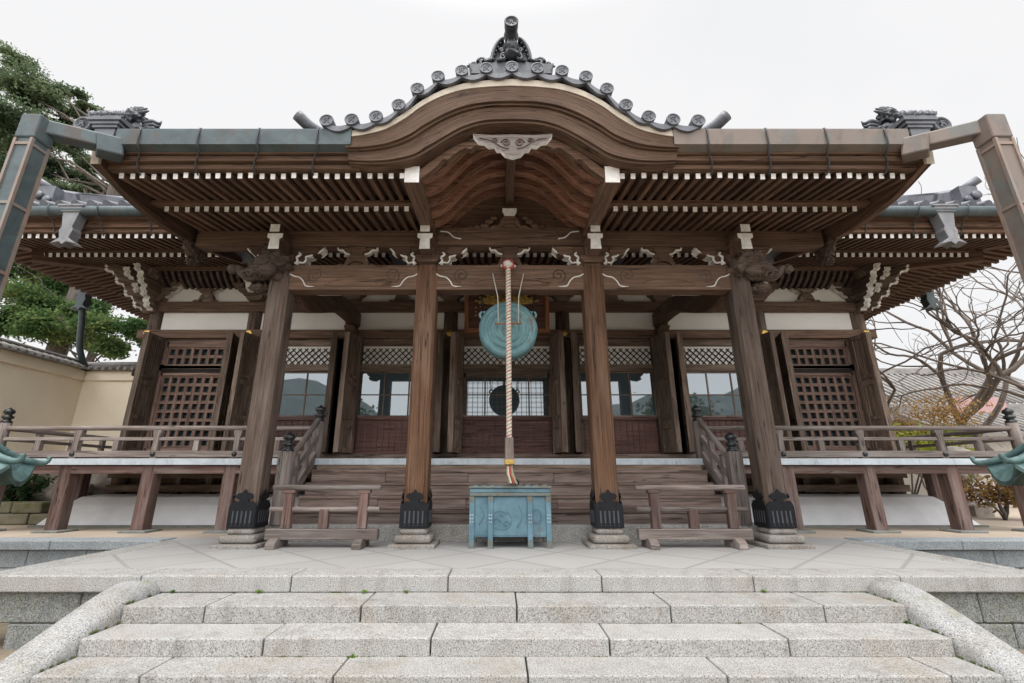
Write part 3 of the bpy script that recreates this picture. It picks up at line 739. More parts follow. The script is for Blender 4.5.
# --- tiles of the gable
TC = [(0, 6.188), (.345, 6.165), (.67, 6.125), (.985, 6.03), (1.25, 5.825), (1.48, 5.56), (1.76, 5.375), (2.07, 5.325), (2.39, 5.31)]
def tile_mark(m, x, y, z, r, mi=1):
    m.beam((x - .42 * r, y, z + .10 * r), (x - .05 * r, y, z + .42 * r), .008, .16 * r, up=(0, 1, 0), mi=mi)
    for a in ((-.4, -.45, -.06, .05), (.4, -.45, .06, .05), (-.35, .38, .35, .38), (-.28, .12, .30, .12), (.1, .2, .42, .5)):
        m.beam((x + a[0] * r, y, z + a[1] * r), (x + a[2] * r, y, z + a[3] * r), .16 * r, .012, up=(0, 1, 0), mi=mi)
def round_tile(x, z, y=-2.06, r=.088, length=2.6, rise=0.0, mark=True, name='eave_tile', mat='tile'):
    m = MB(); m.tube([(x, y, z), (x, y + .12, z), (x, y + length, z + rise)], [r, r * .96, r * .92], 16, mi=0)
    m.lathe([(r * 1.02, 0), (r * 1.02, .02), (r * .86, .022), (r * .80, .006), (.001, .008)], (x, y + .012, z), 20, 'y')
    if mark: tile_mark(m, x, y - .0, z, r)
    return H(name, m, [mat, 'tile_dark'])
pos = []
for i, (x, z) in enumerate(TC):
    for sg in ((1,) if i == 0 else (-1, 1)):
        pos.append((sg * x, z)); round_tile(sg * x, z)
pos.sort()
for (a, za), (b, zb) in zip(pos, pos[1:]):
    # crescent pan tile hanging between two round tiles
    m = MB(); n = 10; topc, botc = [], []
    for j in range(n + 1):
        t = j / n; x = a + (b - a) * t; z = za + (zb - za) * t; sag = .06 * math.sin(math.pi * t)
        topc.append((x, z - .05 - sag * .6)); botc.append((x, z - .10 - sag * 1.1))
    m.prism(topc + botc[::-1], -2.05, -1.99); up = [(x, z + .015) for x, z in topc]
    m.prism(up + [(x, z - .02) for x, z in topc[::-1]], -2.0, .5, mi=0)
    H('pan_tile', m, 'tile')
# roof body of the gable
m = MB(); tt = spline(TC, 40); A = full([(a, b - .06) for a, b in tt]); B = full([(a, b - .12) for a, b in tt]); m.prism(A + B[::-1], -1.98, 3.2); H('gable_roof', m, 'tile_dark')
# ridge-end ornament
orn = MB()
orn.prism([(-.62, 6.30), (.62, 6.30), (.60, 6.36), (.66, 6.52), (.58, 6.50), (.40, 6.53), (0, 6.56), (-.40, 6.53), (-.58, 6.50), (-.66, 6.52), (-.60, 6.36)], -1.96, -1.70)
orn.box(-.5, .5, -1.9, -1.6, 6.18, 6.31)
hb = [(-.44, 6.52), (-.43, 6.66), (-.38, 6.85), (-.30, 6.99), (-.20, 7.06), (-.1, 7.02), (0, 7.03), (.1, 7.02), (.20, 7.06), (.30, 6.99), (.38, 6.85), (.43, 6.66), (.44, 6.52), (.33, 6.52), (.30, 6.7), (0, 6.6), (-.30, 6.7), (-.33, 6.52)]
orn.prism(hb[:13], -1.92, -1.72)
for sg in (-1, 1):
    orn.tube(spline([(sg * .42, -1.94, 6.54), (sg * .40, -1.95, 6.72), (sg * .34, -1.95, 6.88), (sg * .25, -1.95, 7.0), (sg * .17, -1.95, 7.05)], 14), .045, 8)
    for q in range(5): orn.lump((sg * (.385 - .02 * q - .012 * q * q * .4), -1.96, 6.6 + q * .085), .026, q, .1, 1)
    orn.tube(spiral(sg * .52, 6.64, -1.88, .085, 1.4, sg, 20), .035, 8); orn.tube(spiral(sg * .66, 6.585, -1.88, .05, 1.3, sg, 16), .026, 8)
    orn.tube(spiral(sg * .17, 6.62, -1.97, .085, 1.4, -sg, 18), .035, 8); orn.tube(spiral(sg * .21, 6.78, -1.96, .05, 1.3, sg, 16), .025, 8)
    orn.tube(spline([(sg * .09, -1.98, 6.97), (sg * .14, -2.0, 7.04), (sg * .13, -2.02, 7.12)], 6), [.035 - .004 * j for j in range(7)], 8)
    orn.lump((sg * .06, -2.02, 6.92), .035, 4, .1, 1)
orn.lump((0, -1.95, 6.84), .15, 2, .35, 3, (1, .8, .9), 3); orn.lump((0, -2.0, 6.83), .06, 6, .2, 2); orn.lump((0, -1.98, 6.66), .14, 5, .3, 3, (1.3, .7, .5), 2)
orn.tube(spline([(-.12, -2.0, 6.74), (0, -2.03, 6.71), (.12, -2.0, 6.74)], 8), .022, 6)
orn.v = [(((x * .66 if abs(x) < .46 else x * .80) if z > 6.565 else x * .92), y + .19, (6.39 + (z - 6.30) * .82 if z <= 6.565 else 6.607 + (z - 6.565) * .86)) for x, y, z in orn.v]
og = H('ridge_ornament', orn, 'tile_dark')
m = MB(); m.tube(spline([(0, -1.98, 7.08), (0, -1.86, 7.06), (0, -1.72, 6.97), (0, -1.58, 6.80)], 10), [.098] * 3 + [.092 - .002 * i for i in range(8)], 20)
m.lathe([(.10, 0), (.10, .025), (.082, .027), (.076, .006), (.001, .008)], (0, -1.975, 7.08), 22, 'y'); tile_mark(m, 0, -1.985, 7.08, .09, 0)
H('ridge_cylinder_tile', m, 'tile_dark', og)
m = MB(); m.box(-.16, .16, -1.7, 3.6, 6.15, 6.5); m.tube([(0, -1.7, 6.55), (0, 3.6, 6.55)], .11, 12); H('gable_ridge', m, 'tile_dark')
# upturned tile tails beside the gable
for sg in (-1, 1):
    m = MB(); m.tube(spline([(sg * 2.25, -1.6, 5.36), (sg * 2.55, -1.75, 5.37), (sg * 2.70, -1.85, 5.40), (sg * 2.84, -1.95, 5.50)], 10), .078, 14, capmi=1)
    H('ridge_tail_tile', m, ['tile', 'verge_plaster'])

# --- porch tiled roof
def slope_z(y): return 5.135 + .36 * (y + 1.95) + .035 * (y + 1.95) ** 2
for sg in (-1, 1):
    m = MB(); ys = [-1.78 + .45 * i for i in range(13)]
    for a, b in zip(ys, ys[1:]):
        x0, x1 = sorted((sg * 1.9, sg * 5.38))
        m.face([(x0, a, slope_z(a)), (x1, a, slope_z(a)), (x1, b, slope_z(b)), (x0, b, slope_z(b))])
        m.face([(x0, a, slope_z(a) - .13), (x1, a, slope_z(a) - .13), (x1, b, slope_z(b) - .13), (x0, b, slope_z(b) - .13)][::-1], (0, 1, 0), mi=1)
    m.face([(x0, -1.78, slope_z(-1.78) - .13), (x1, -1.78, slope_z(-1.78) - .13), (x1, -1.78, slope_z(-1.78)), (x0, -1.78, slope_z(-1.78))])
    H('porch_roof', m, ['tile_dark', 'wood_black'])
    for i in range(9):
        x = sg * (2.66 + i * .305)
        m = MB(); m.tube([(x, y, slope_z(y) + .05) for y in [-1.78] + ys[1:]], .075, 12); m.lathe([(.078, 0), (.078, .02), (.062, .022), (.058, .006), (.001, .008)], (x, -1.77, slope_z(-1.78) + .05), 16, 'y')
        H('eave_tile', m, 'tile')
    # corner ridge end: stepped block, round tile, lion
    X = sg * 5.27; Y0 = -1.92
    m = MB()
    for (h0, h1, w) in ((4.98, 5.24, .13), (5.243, 5.285, .16), (5.288, 5.335, .185), (5.338, 5.40, .215)): m.box(X - w, X + w, Y0 - w * .6, Y0 + .7, h0, h1)
    m.box(X - .2, X + .2, Y0 + .7, 1.6, 5.1, 5.5)
    for q in range(6): m.lump((X - .19 + q * .076, Y0 - .10, 5.435), .058, q + 3, .6, 3, (1, .7, .9), 3)
    m.lathe([(.115, -.05), (.115, .05), (.09, .055), (.085, .03), (.001, .035)], (X + sg * .33, Y0 - .02, 5.32), 20, 'y'); tile_mark(m, X + sg * .33, Y0 - .075, 5.32, .09, 0)
    m.tube([(X + sg * .33, Y0, 5.32), (X + sg * .33, .5, 5.75)], .105, 14)
    H('corner_ridge_end', m, 'tile')
    m = MB(); lx = X - sg * .06; ly = -1.66
    m.lump((lx - sg * .02, ly + .05, 5.50), .13, 2, .5, 4, (1.2, .9, .9), 2.4)
    m.lump((lx + sg * .03, ly, 5.72), .105, 3, .6, 4, (1.1, 1, 1), 3)
    m.lump((lx - sg * .16, ly + .05, 5.53), .09, 7, .5, 3); m.lump((lx - sg * .22, ly, 5.43), .065, 9, .5, 3, (1.6, 1, .7))
    for q in range(8):
        an = R(10 + q * 26); m.tube(spline([(lx + sg * .03, ly, 5.74), (lx + sg * .03 - sg * .10 * math.cos(an), ly - .04, 5.75 + .09 * math.sin(an)), (lx + sg * .03 - sg * .18 * math.cos(an), ly - .02, 5.75 + .13 * math.sin(an + .4))], 6), [.04, .042, .038, .032, .025, .018, .008], 7)
    for q in range(4):
        m.tube(spline([(lx - sg * (.10 + .03 * q), ly, 5.62 - .05 * q), (lx - sg * (.24 + .02 * q), ly - .03, 5.63 - .06 * q), (lx - sg * (.33 - .01 * q), ly - .02, 5.60 - .05 * q), (lx - sg * .34, ly, 5.66 - .06 * q)], 8), [.035, .034, .032, .03, .027, .024, .02, .014, .008], 7)
    H('corner_lion', m, 'tile_dark')

# --- copper gutters
def gutter(sg):
    mat = 'copper_blue' if sg < 0 else 'copper_brown'
    x0, x1 = sorted((sg * 2.07, sg * 5.09)); y0, y1 = -2.005, -1.83
    g_ = MB(); ga = [(y0, 4.99), (y1, 4.93), (y1, 5.21), (y1 - .012, 5.21), (y1 - .012, 4.945), (y0 + .012, 5.005), (y0 + .012, 5.215), (y0 - .015, 5.215), (y0 - .015, 5.19)]
    g_.prism(ga, x0, x1, axis='x'); g_.box(x0, x0 + .012, y0, y1, 4.99, 5.21); g_.box(x1 - .012, x1, y0, y1, 4.99, 5.21)
    go = H('gutter', g_, mat)
    # seams and hooks
    for i in range(4):
        x = sg * (2.5 + i * .76)
        h_ = MB(); h_.tube(spline([(x, -2.0, 5.23), (x, -2.025, 5.20), (x, -2.025, 4.99), (x + .01, -1.97, 4.93), (x + .05 * sg, -1.90, 4.91), (x + .09 * sg, -1.86, 4.84), (x + .11 * sg, -1.80, 4.76), (x + .12 * sg, -1.73, 4.73)], 18), .011, 6)
        H('gutter_hook', h_, 'iron_worn', go)
    # arm out to the down pipe
    e = Vector((sg * 5.56, -2.52, 4.98))
    m = MB(); m.beam((sg * 5.20, -2.03, 4.98), (sg * 5.64, -2.36, 4.91), .17, .19); m.beam((sg * 5.05, -1.90, 4.97), (sg * 5.24, -2.08, 4.92), .22, .25)
    m.box(sg * 5.66 - .115, sg * 5.66 + .115, -2.50, -2.27, 4.68, 5.01)
    H('gutter_arm', m, mat, go, .02, 2)
    m = MB(); w = .095; X, Y = sg * 5.66, -2.385
    m.box(X - w, X + w, Y - w, Y + w, GZ, 4.68)
    dp = H('downpipe', m, 'copper_blue' if sg < 0 else 'copper_brown')
    m = MB()
    for a in (-1, 1):
        for b in (-1, 1): m.box(X + a * w - .016, X + a * w + .016, Y + b * w - .016, Y + b * w + .016, GZ, 4.675)
    z = 4.6
    while z > GZ: m.box(X - w - .012, X + w + .012, Y - w - .012, Y + w + .012, z - .018, z + .018); z -= .78
    H('pipe_frame', m, 'copper_seam', dp)
for sg in (-1, 1): gutter(sg)

# --- main roof and its eaves
EO, EY = 10.9, 1.2
def mr_z(t): return 6.02 + 2.9 * t + 3.0 * t * t      # t 0..1 from eave to ridge
RXE, RYE = 11.15, 0.98                                  # roof edge half width, front edge
RL, RY = 4.4, 9.0
m = MB(); n = 14
def rp(side, t, s_):
    # point on slope: side f/b/l/r, t up, s_ along
    hx = RXE + (RL - RXE) * t
    if side == 'f': return (hx * s_, RYE + (RY - RYE) * t, mr_z(t))
    if side == 'b': return (-hx * s_, 2 * RY - RYE - (RY - RYE) * t, mr_z(t))
    yy = (RY - RYE) * (1 - t)
    if side == 'l': return (-hx, RY - yy * s_, mr_z(t))
    return (hx, RY + yy * s_, mr_z(t))
for side in 'fblr':
    for i in range(n):
        t0, t1 = i / n, (i + 1) / n
        m.face([rp(side, t0, -1), rp(side, t0, 1), rp(side, t1, 1), rp(side, t1, -1)])
mr = H('main_roof', m, 'tile')
for side, part in (('f', -1), ('f', 1), ('l', -1), ('r', 1)):
    m = MB()
    if side == 'f':
        cnt = 72
        for q in range(cnt):
            x = -RXE + (q + .5) * 2 * RXE / cnt
            if abs(x) < 4.6 or x * part < 0: continue
            tm = max(.02, min(1, (RXE - abs(x)) / (RXE - RL))); path = [(x, RYE + (RY - RYE) * t - .03, mr_z(t) + .04) for t in [tm * j / 8 for j in range(9)]]
            m.tube(path, .085, 10)
    else:
        cnt = 50
        for q in range(cnt):
            yy = -1 + (q + .5) * 2 / cnt; y = RY + yy * (RY - RYE); tm = 1 - abs(yy)
            path = [(part * (RXE + (RL - RXE) * t + .03), y, mr_z(t) + .04) for t in [max(.02, tm) * j / 6 for j in range(7)]]
            m.tube(path, .085, 8)
    H('roof_tile_rows', m, 'tile', mr)
for sg in (-1, 1):
    path = [(sg * (RXE + (RL - RXE) * t - .1), RYE + (RY - RYE) * t + .1, mr_z(t) + .36 + .12 * max(0, 1 - (t - .05) * 9)) for t in [.125, .135, .15, .165, .16, .24, .35, .5, .7, .85, 1]]
    m = MB()
    for a, b in zip(path, path[1:]): m.beam(a, b, .28, .50)
    m.tube([(x, y, z + .26) for x, y, z in path], .10, 10)
    p0 = path[0]
    m.box(p0[0] - .2, p0[0] + .2, p0[1] - .25, p0[1] - .05, p0[2] - .2, p0[2] + .28); m.tube([(p0[0], p0[1], p0[2] + .26), (p0[0] + sg * .25, p0[1] - .3, p0[2] + .42)], .09, 12)
    m.lathe([(.1, 0), (.1, .05), (.001, .05)], (p0[0] + sg * .1, p0[1] - .26, p0[2] + .03), 16, 'y'); m.lathe([(.08, 0), (.08, .05), (.001, .05)], (p0[0] - sg * .12, p0[1] - .26, p0[2] - .08), 16, 'y')
    H('hip_ridge', m, 'tile', mr)
m = MB(); m.box(-4.6, 4.6, RY - .25, RY + .25, mr_z(1) - .1, mr_z(1) + .55); H('main_ridge', m, 'tile', mr)

# eave edges: fascia boards, rafters on the front and sides
XJ, YJ = 10.1, 2.0     # tips of lower rafters
def zf(d): return 5.50 + .19 * d      # flying rafter centre, d from its tip
def zj(d): return 5.50 + .25 * d
m = MB()
m.box(-11.02, 11.02, 1.14, 1.26, 5.55, 5.63); m.box(-11.06, 11.06, 1.08, 1.24, 5.632, 5.78); m.box(-11.1, 11.1, 1.03, 1.22, 5.782, 5.99)
for sg in (-1, 1):
    m.box(*sorted((sg * 10.84, sg * 10.96)), 1.262, 16, 5.55, 5.63); m.box(*sorted((sg * 10.86, sg * 11.02)), 1.242, 16, 5.632, 5.78); m.box(*sorted((sg * 10.88, sg * 11.07)), 1.222, 16, 5.782, 5.99)
H('main_eave_fascia', m, 'wood_eave')
x = -10.8
while x <= 10.81:
    rest.beam((x, 1.2, zf(0)), (x, 2.6, zf(1.4)), .07, .085, cap=1); x += .163
x = -10.0
while x <= 10.01:
    rest.beam((x, YJ, zj(0)), (x, 3.9, zj(1.9)), .075, .09, cap=1); x += .163
for sg in (-1, 1):
    y = 1.5
    while y < 15.5:
        rest.beam((sg * 10.88, y, zf(0)), (sg * 9.5, y, zf(1.4)), .07, .085, cap=1)
        if y > 2.15: rest.beam((sg * XJ, y, zj(0)), (sg * 8.3, y, zj(1.8)), .075, .09, cap=1)
        y += .163
    rest.beam((sg * 10.98, 1.12, 5.53), (sg * 8.4, 3.7, 6.03), .17, .22, cap=1); rest.beam((sg * 10.16, 1.94, 5.44), (sg * 8.4, 3.7, 5.90), .18, .24, cap=1)
o = H('eave_rafters', rest, ['wood_eave', 'white_paint']); o['kind'] = 'stuff'
m = MB()
def q4(a, b, c, d): m.face([a, b, c, d], (1, 0, 0), (random.random() * 9, 0))
q4((-10.95, 1.15, 5.553), (-9.3, 2.8, 5.87), (9.3, 2.8, 5.87), (10.95, 1.15, 5.553))
q4((-10.15, 1.95, 5.56), (-8.2, 3.9, 6.05), (8.2, 3.9, 6.05), (10.15, 1.95, 5.56))
for sg in (-1, 1):
    q4((sg * 10.95, 1.15, 5.553), (sg * 9.3, 2.8, 5.87), (sg * 9.3, 15.2, 5.87), (sg * 10.95, 16, 5.553)); q4((sg * 10.15, 1.95, 5.56), (sg * 8.2, 3.9, 6.05), (sg * 8.2, 15, 6.05), (sg * 10.15, 15, 5.56))
H('eave_boards', m, 'wood_eave')
m = MB(); m.box(-10.1, 10.1, 1.93, 2.06, 5.555, 5.615)
for sg in (-1, 1): m.box(*sorted((sg * 10.05, sg * 10.17)), 2.07, 15, 5.555, 5.615)
H('eave_lath', m, 'wood_eave')
# gutter of the main eave with outlet boxes
for sg in (-1, 1):
    m = MB(); m.tube([(sg * 5.0, .90, 5.87), (sg * 11.1, .90, 5.87)], .10, 14); m.tube([(sg * 11.2, .9, 5.87), (sg * 11.2, 15, 5.87)], .10, 12); go = H('gutter', m, 'copper_blue')
    for i in range(6):
        x = sg * (6.0 + .95 * i)
        h_ = MB(); h_.tube(spline([(x, .79, 5.96), (x, .785, 5.86), (x, .83, 5.76), (x + .05 * sg, 1.0, 5.72), (x + .1 * sg, 1.1, 5.62), (x + .12 * sg, 1.19, 5.5)], 12), .011, 6); H('gutter_hook', h_, 'copper_blue', go)
    X = sg * 8.42
    for (hx, hy, ax) in ((X, .93, 0), (sg * 11.2, 4.4, 1)):
        m = MB(); m.box(hx - .25, hx + .25, hy - .15, hy + .15, 6.02, 6.06); m.box(hx - .22, hx + .22, hy - .13, hy + .13, 5.97, 6.018); m.box(hx - .19, hx + .19, hy - .12, hy + .12, 5.91, 5.968)
        m.prism([(hx - .16, 5.905), (hx + .16, 5.905), (hx + .12, 5.70), (hx + .10, 5.60), (hx + .13, 5.52), (hx + .09, 5.36), (hx + .24, 5.24), (hx + .07, 5.28), (hx, 5.22), (hx - .07, 5.28), (hx - .24, 5.24), (hx - .09, 5.36), (hx - .13, 5.52), (hx - .10, 5.60), (hx - .12, 5.70)], hy - .10, hy + .10)
        m.v = [(vx, vy, vz - .10) for vx, vy, vz in m.v]
        H('gutter_outlet', m, 'copper_grey' if ax == 0 else 'copper_blue', go, .006)
m = MB(); m.tube(spline([(-11.2, 4.4, 5.25), (-11.2, 4.5, 4.9), (-11.25, 4.7, 4.2), (-11.3, 5.0, 3.8)], 12), .075, 12); H('downpipe', m, 'copper_blue')

# --- hall front wall
YW = 3.6
for x in HX:
    m = MB(); m.tube([(x, YW, .4), (x, YW, 5.02)], .16, 20, smooth=True); H('hall_column', m, 'wood_door')
m = MB(); m.box(-8.75, 8.75, 3.40, 3.56, 4.06, 4.27); head = H('head_rail', m, 'wood_beam', None, .008)
for x in HX:
    f = MB(); f.lathe([(.085, 0), (.085, .02), (.06, .028), (.03, .03), (.025, .05), (.001, .055)], (x, 3.40, 4.18), 6, 'y', smooth=False); H('gold_fitting', f, 'gold', head)
m = MB(); m.box(-8.75, 8.75, 3.44, 3.60, 4.75, 5.0); H('wall_tie_beam', m, 'wood_beam', None, .008)
m = MB(); m.box(-8.8, 8.8, 3.28, 3.66, 1.235, 1.40); H('door_sill', m, 'wood_door', None, .008)
for a, b in zip(HX, HX[1:]):
    m = MB(); m.box(a + .17, b - .17, 3.56, 3.62, 4.27, 4.75); H('plaster_panel', m, 'plaster')
    m = MB(); m.box(a + .17, b - .17, 3.56, 3.62, 5.0, 5.40); H('plaster_panel', m, 'plaster')
    frogleg((a + b) / 2, 3.50, 5.0, .95, pale=False, name='wall_frog_leg_strut', mat='wood_door')
m = MB(); m.box(-8.9, 8.9, 2.98, 3.14, 5.66, 5.86); H('wall_purlin', m, 'wood_beam', None, .008)
m = MB()
x = -8.4
while x < 8.4:
    m.prism([(3.58, 5.36), (3.52, 5.36), (3.40, 5.42), (3.26, 5.53), (3.15, 5.67), (3.24, 5.70), (3.40, 5.60), (3.58, 5.52)], x, x + .07, axis='x'); x += .155
o = H('cornice_rib', m, 'wood_pillar'); o['kind'] = 'stuff'
m = MB(); m.prism([(3.60, 5.50), (3.40, 5.62), (3.25, 5.72), (3.14, 5.90), (3.60, 5.90)], -8.6, 8.6, axis='x'); H('cornice_boards', m, 'wood_black')
# side walls, back wall and dark room
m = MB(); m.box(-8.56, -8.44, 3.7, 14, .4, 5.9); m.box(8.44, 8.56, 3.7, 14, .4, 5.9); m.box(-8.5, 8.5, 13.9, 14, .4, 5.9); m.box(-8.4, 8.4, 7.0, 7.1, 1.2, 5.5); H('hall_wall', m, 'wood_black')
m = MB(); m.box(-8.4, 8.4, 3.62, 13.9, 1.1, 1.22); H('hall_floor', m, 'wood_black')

def door_leaf(x, y0, y1, ang=0, w=.12):
    """panelled door leaf swung open, thickness w along x, from y0 (hinge) to y1"""
    m = MB(); z0, z1 = 1.42, 4.06
    def rel(lx, ly): # rotate around hinge
        c, s_ = math.cos(ang), math.sin(ang); return (x + lx * c - ly * s_, y0 + lx * s_ + ly * c)
    def bx(a0, a1, b0, b1, c0, c1):
        P = [rel(a0, b0), rel(a1, b0), rel(a1, b1), rel(a0, b1)]
        V = [(p[0], p[1], c0) for p in P] + [(p[0], p[1], c1) for p in P]
        m.solid(V, [(0, 1, 2, 3)[::-1], (4, 5, 6, 7), (0, 1, 5, 4)[::-1], (1, 2, 6, 5)[::-1], (2, 3, 7, 6)[::-1], (3, 0, 4, 7)[::-1]][::1], (0, 0, 1))
    D = y0 - y1; h = w / 2
    bx(-h * .5, h * .5, -D + .06, -.06, z0, z1)
    bx(-h, h, -D, -D + .09, z0, z1); bx(-h, h, -.09, 0, z0, z1)
    for zc, hh in ((z0 + .05, .1), (z0 + .55, .09), (z0 + .75, .08), (z0 + 1.52, .10), (z0 + 1.66, .07), (z1 - .05, .1)): bx(-h * .92, h * .92, -D + .085, -.085, zc - hh / 2, zc + hh / 2)
    for q in range(1, 4): bx(-h * .8, h * .8, -D + D * q / 4 - .022, -D + D * q / 4 + .022, z0 + .8, z0 + 1.47)
    for q in range(1, 8): bx(-h * .72, h * .72, -D + D * q / 8 - .012, -D + D * q / 8 + .012, z0 + 1.7, z1 - .1)
    return H('door_leaf', m, 'wood_door')
def bay(a, b, kind):
    cx = (a + b) / 2
    lx0, lx1 = a + .16, b - .16
    if kind != 'lattice':
        door_leaf(a + .29, 3.42, 2.90, ang=-R(17)); door_leaf(b - .29, 3.42, 2.90, ang=R(17))
    x0, x1 = a + .34, b - .34
    m = MB()
    for x in (x0 - .07, x1 + .02): m.box(x, x + .05, 3.50, 3.62, 1.40, 4.07)
    m.box(x0 - .02, x1 + .02, 3.50, 3.61, 3.90, 4.065); m.box(x0 - .02, x1 + .02, 3.48, 3.62, 3.28, 3.44)
    H('door_frame', m, 'wood_door', None, .005)
    if kind == 'lattice':
        m = MB()
        def grid(xa, xb, za, zb, nx, nz, bar):
            hx = (xb - xa) / nx; hz = (zb - za) / nz
            for i in range(nx + 1): m.box(xa + i * hx - bar / 2, xa + i * hx + bar / 2, 3.50, 3.56, za, zb)
            for j in range(nz + 1): m.box(xa - bar / 2, xb + bar / 2, 3.503, 3.557, za + j * hz - bar / 2, za + j * hz + bar / 2)
        sh = .03 if cx < 0 else -.03; xa, xb = cx - .72 - sh * .5, cx + .72 - sh * .5
        grid(xa + .06, xb - .06, 3.42, 3.85, 7, 2, .072); grid(xa + .06, xb - .06, 1.55, 3.16, 7, 8, .072)
        for (u0, u1, v0, v1) in ((xa - .06, xa + .05, 1.42, 4.0), (xb - .05, xb + .06, 1.42, 4.0), (xa, xb, 3.86, 4.0), (xa, xb, 3.17, 3.24), (xa, xb, 3.34, 3.41), (xa, xb, 1.42, 1.53)): m.box(u0, u1, 3.48, 3.58, v0, v1)
        H('lattice_door', m, 'wood_red', None, .003)
        m = MB(); m.box(xa, xb, 3.47, 3.57, 3.245, 3.335); H('door_rail', m, 'wood_black')
        s_ = -1 if cx < 0 else 1
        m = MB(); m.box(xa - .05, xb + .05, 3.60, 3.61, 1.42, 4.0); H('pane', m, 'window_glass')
        door_leaf(cx - s_ * .91, 3.42, 2.90, ang=-s_ * R(17)); door_leaf(cx + s_ * .81, 3.42, 2.93, ang=s_ * R(3))
        return
    # diamond transom over white paper
    m = MB(); m.box(x0, x1, 3.56, 3.58, 3.44, 3.90, mi=1)
    sp = .15; zc0, zc1 = 3.46, 3.84; hh = zc1 - zc0
    q = x0 - hh
    while q < x1:
        for sgn in (1, -1):
            pa, pb = (q, zc0), (q + hh, zc1)
            if sgn < 0: pa, pb = (q, zc1), (q + hh, zc0)
            t0 = max(0, (x0 - pa[0]) / hh); t1 = min(1, (x1 - pa[0]) / hh)
            if t1 > t0 + .02:
                A_ = (pa[0] + hh * t0, 3.545, pa[1] + (pb[1] - pa[1]) * t0); B_ = (pa[0] + hh * t1, 3.545, pa[1] + (pb[1] - pa[1]) * t1)
                m.beam(A_, B_, .02, .02, up=(0, 1, 0))
        q += sp
    H('transom', m, ['wood_black', 'plaster'])
    # window
    m = MB(); z0, z1 = 2.22, 3.28
    n = 4 if kind == 'mid' else 3
    wx = (x1 - x0) / n
    for i in range(n + 1): m.box(x0 + i * wx - .016, x0 + i * wx + .016, 3.52, 3.57, z0, z1)
    m.box(x0, x1, 3.523, 3.567, 2.72, 2.745); m.box(x0, x1, 3.515, 3.575, z0, z0 + .04); m.box(x0, x1, 3.515, 3.575, z1 - .04, z1)
    if kind == 'mid':
        q = x0
        while q < x1: m.box(q - .003, q + .003, 3.45, 3.458, z0, z1); q += .112
        zz = z0
        while zz < z1: m.box(x0, x1, 3.463, 3.470, zz - .003, zz + .003); zz += .112
        for (u0, u1, v0, v1) in ((x0, x0 + .06, z0, z1), (x1 - .06, x1, z0, z1), (x0, x1, z1 - .14, z1)): m.box(u0, u1, 3.528, 3.56, v0, v1)
    w_ = H('window', m, 'wood_door')
    for i in range(n):
        p_ = MB(); p_.box(x0 + i * wx + .017, x0 + (i + 1) * wx - .017, 3.535, 3.542, z0 + .04, z1 - .04); H('pane', p_, 'window_glass', w_)
    # boarded lower panel
    m = MB(); m.box(x0, x1, 3.55, 3.60, 1.40, 2.22); m.box(x0, x1, 3.50, 3.57, 2.16, 2.222); m.box(x0, x1, 3.50, 3.57, 1.40, 1.46)
    q = x0 + .07
    while q < x1: m.box(q - .008, q + .008, 3.535, 3.56, 1.46, 2.16); q += .135
    for zz in (1.66, 1.9): m.box(x0, x1, 3.541, 3.555, zz - .006, zz + .006)
    H('lower_panel', m, 'wood_panel_red')
kinds = ['lattice', 'side', 'side', 'mid', 'side', 'side', 'lattice']
for (a, b), k_ in zip(zip(HX, HX[1:]), kinds): bay(a, b, k_)

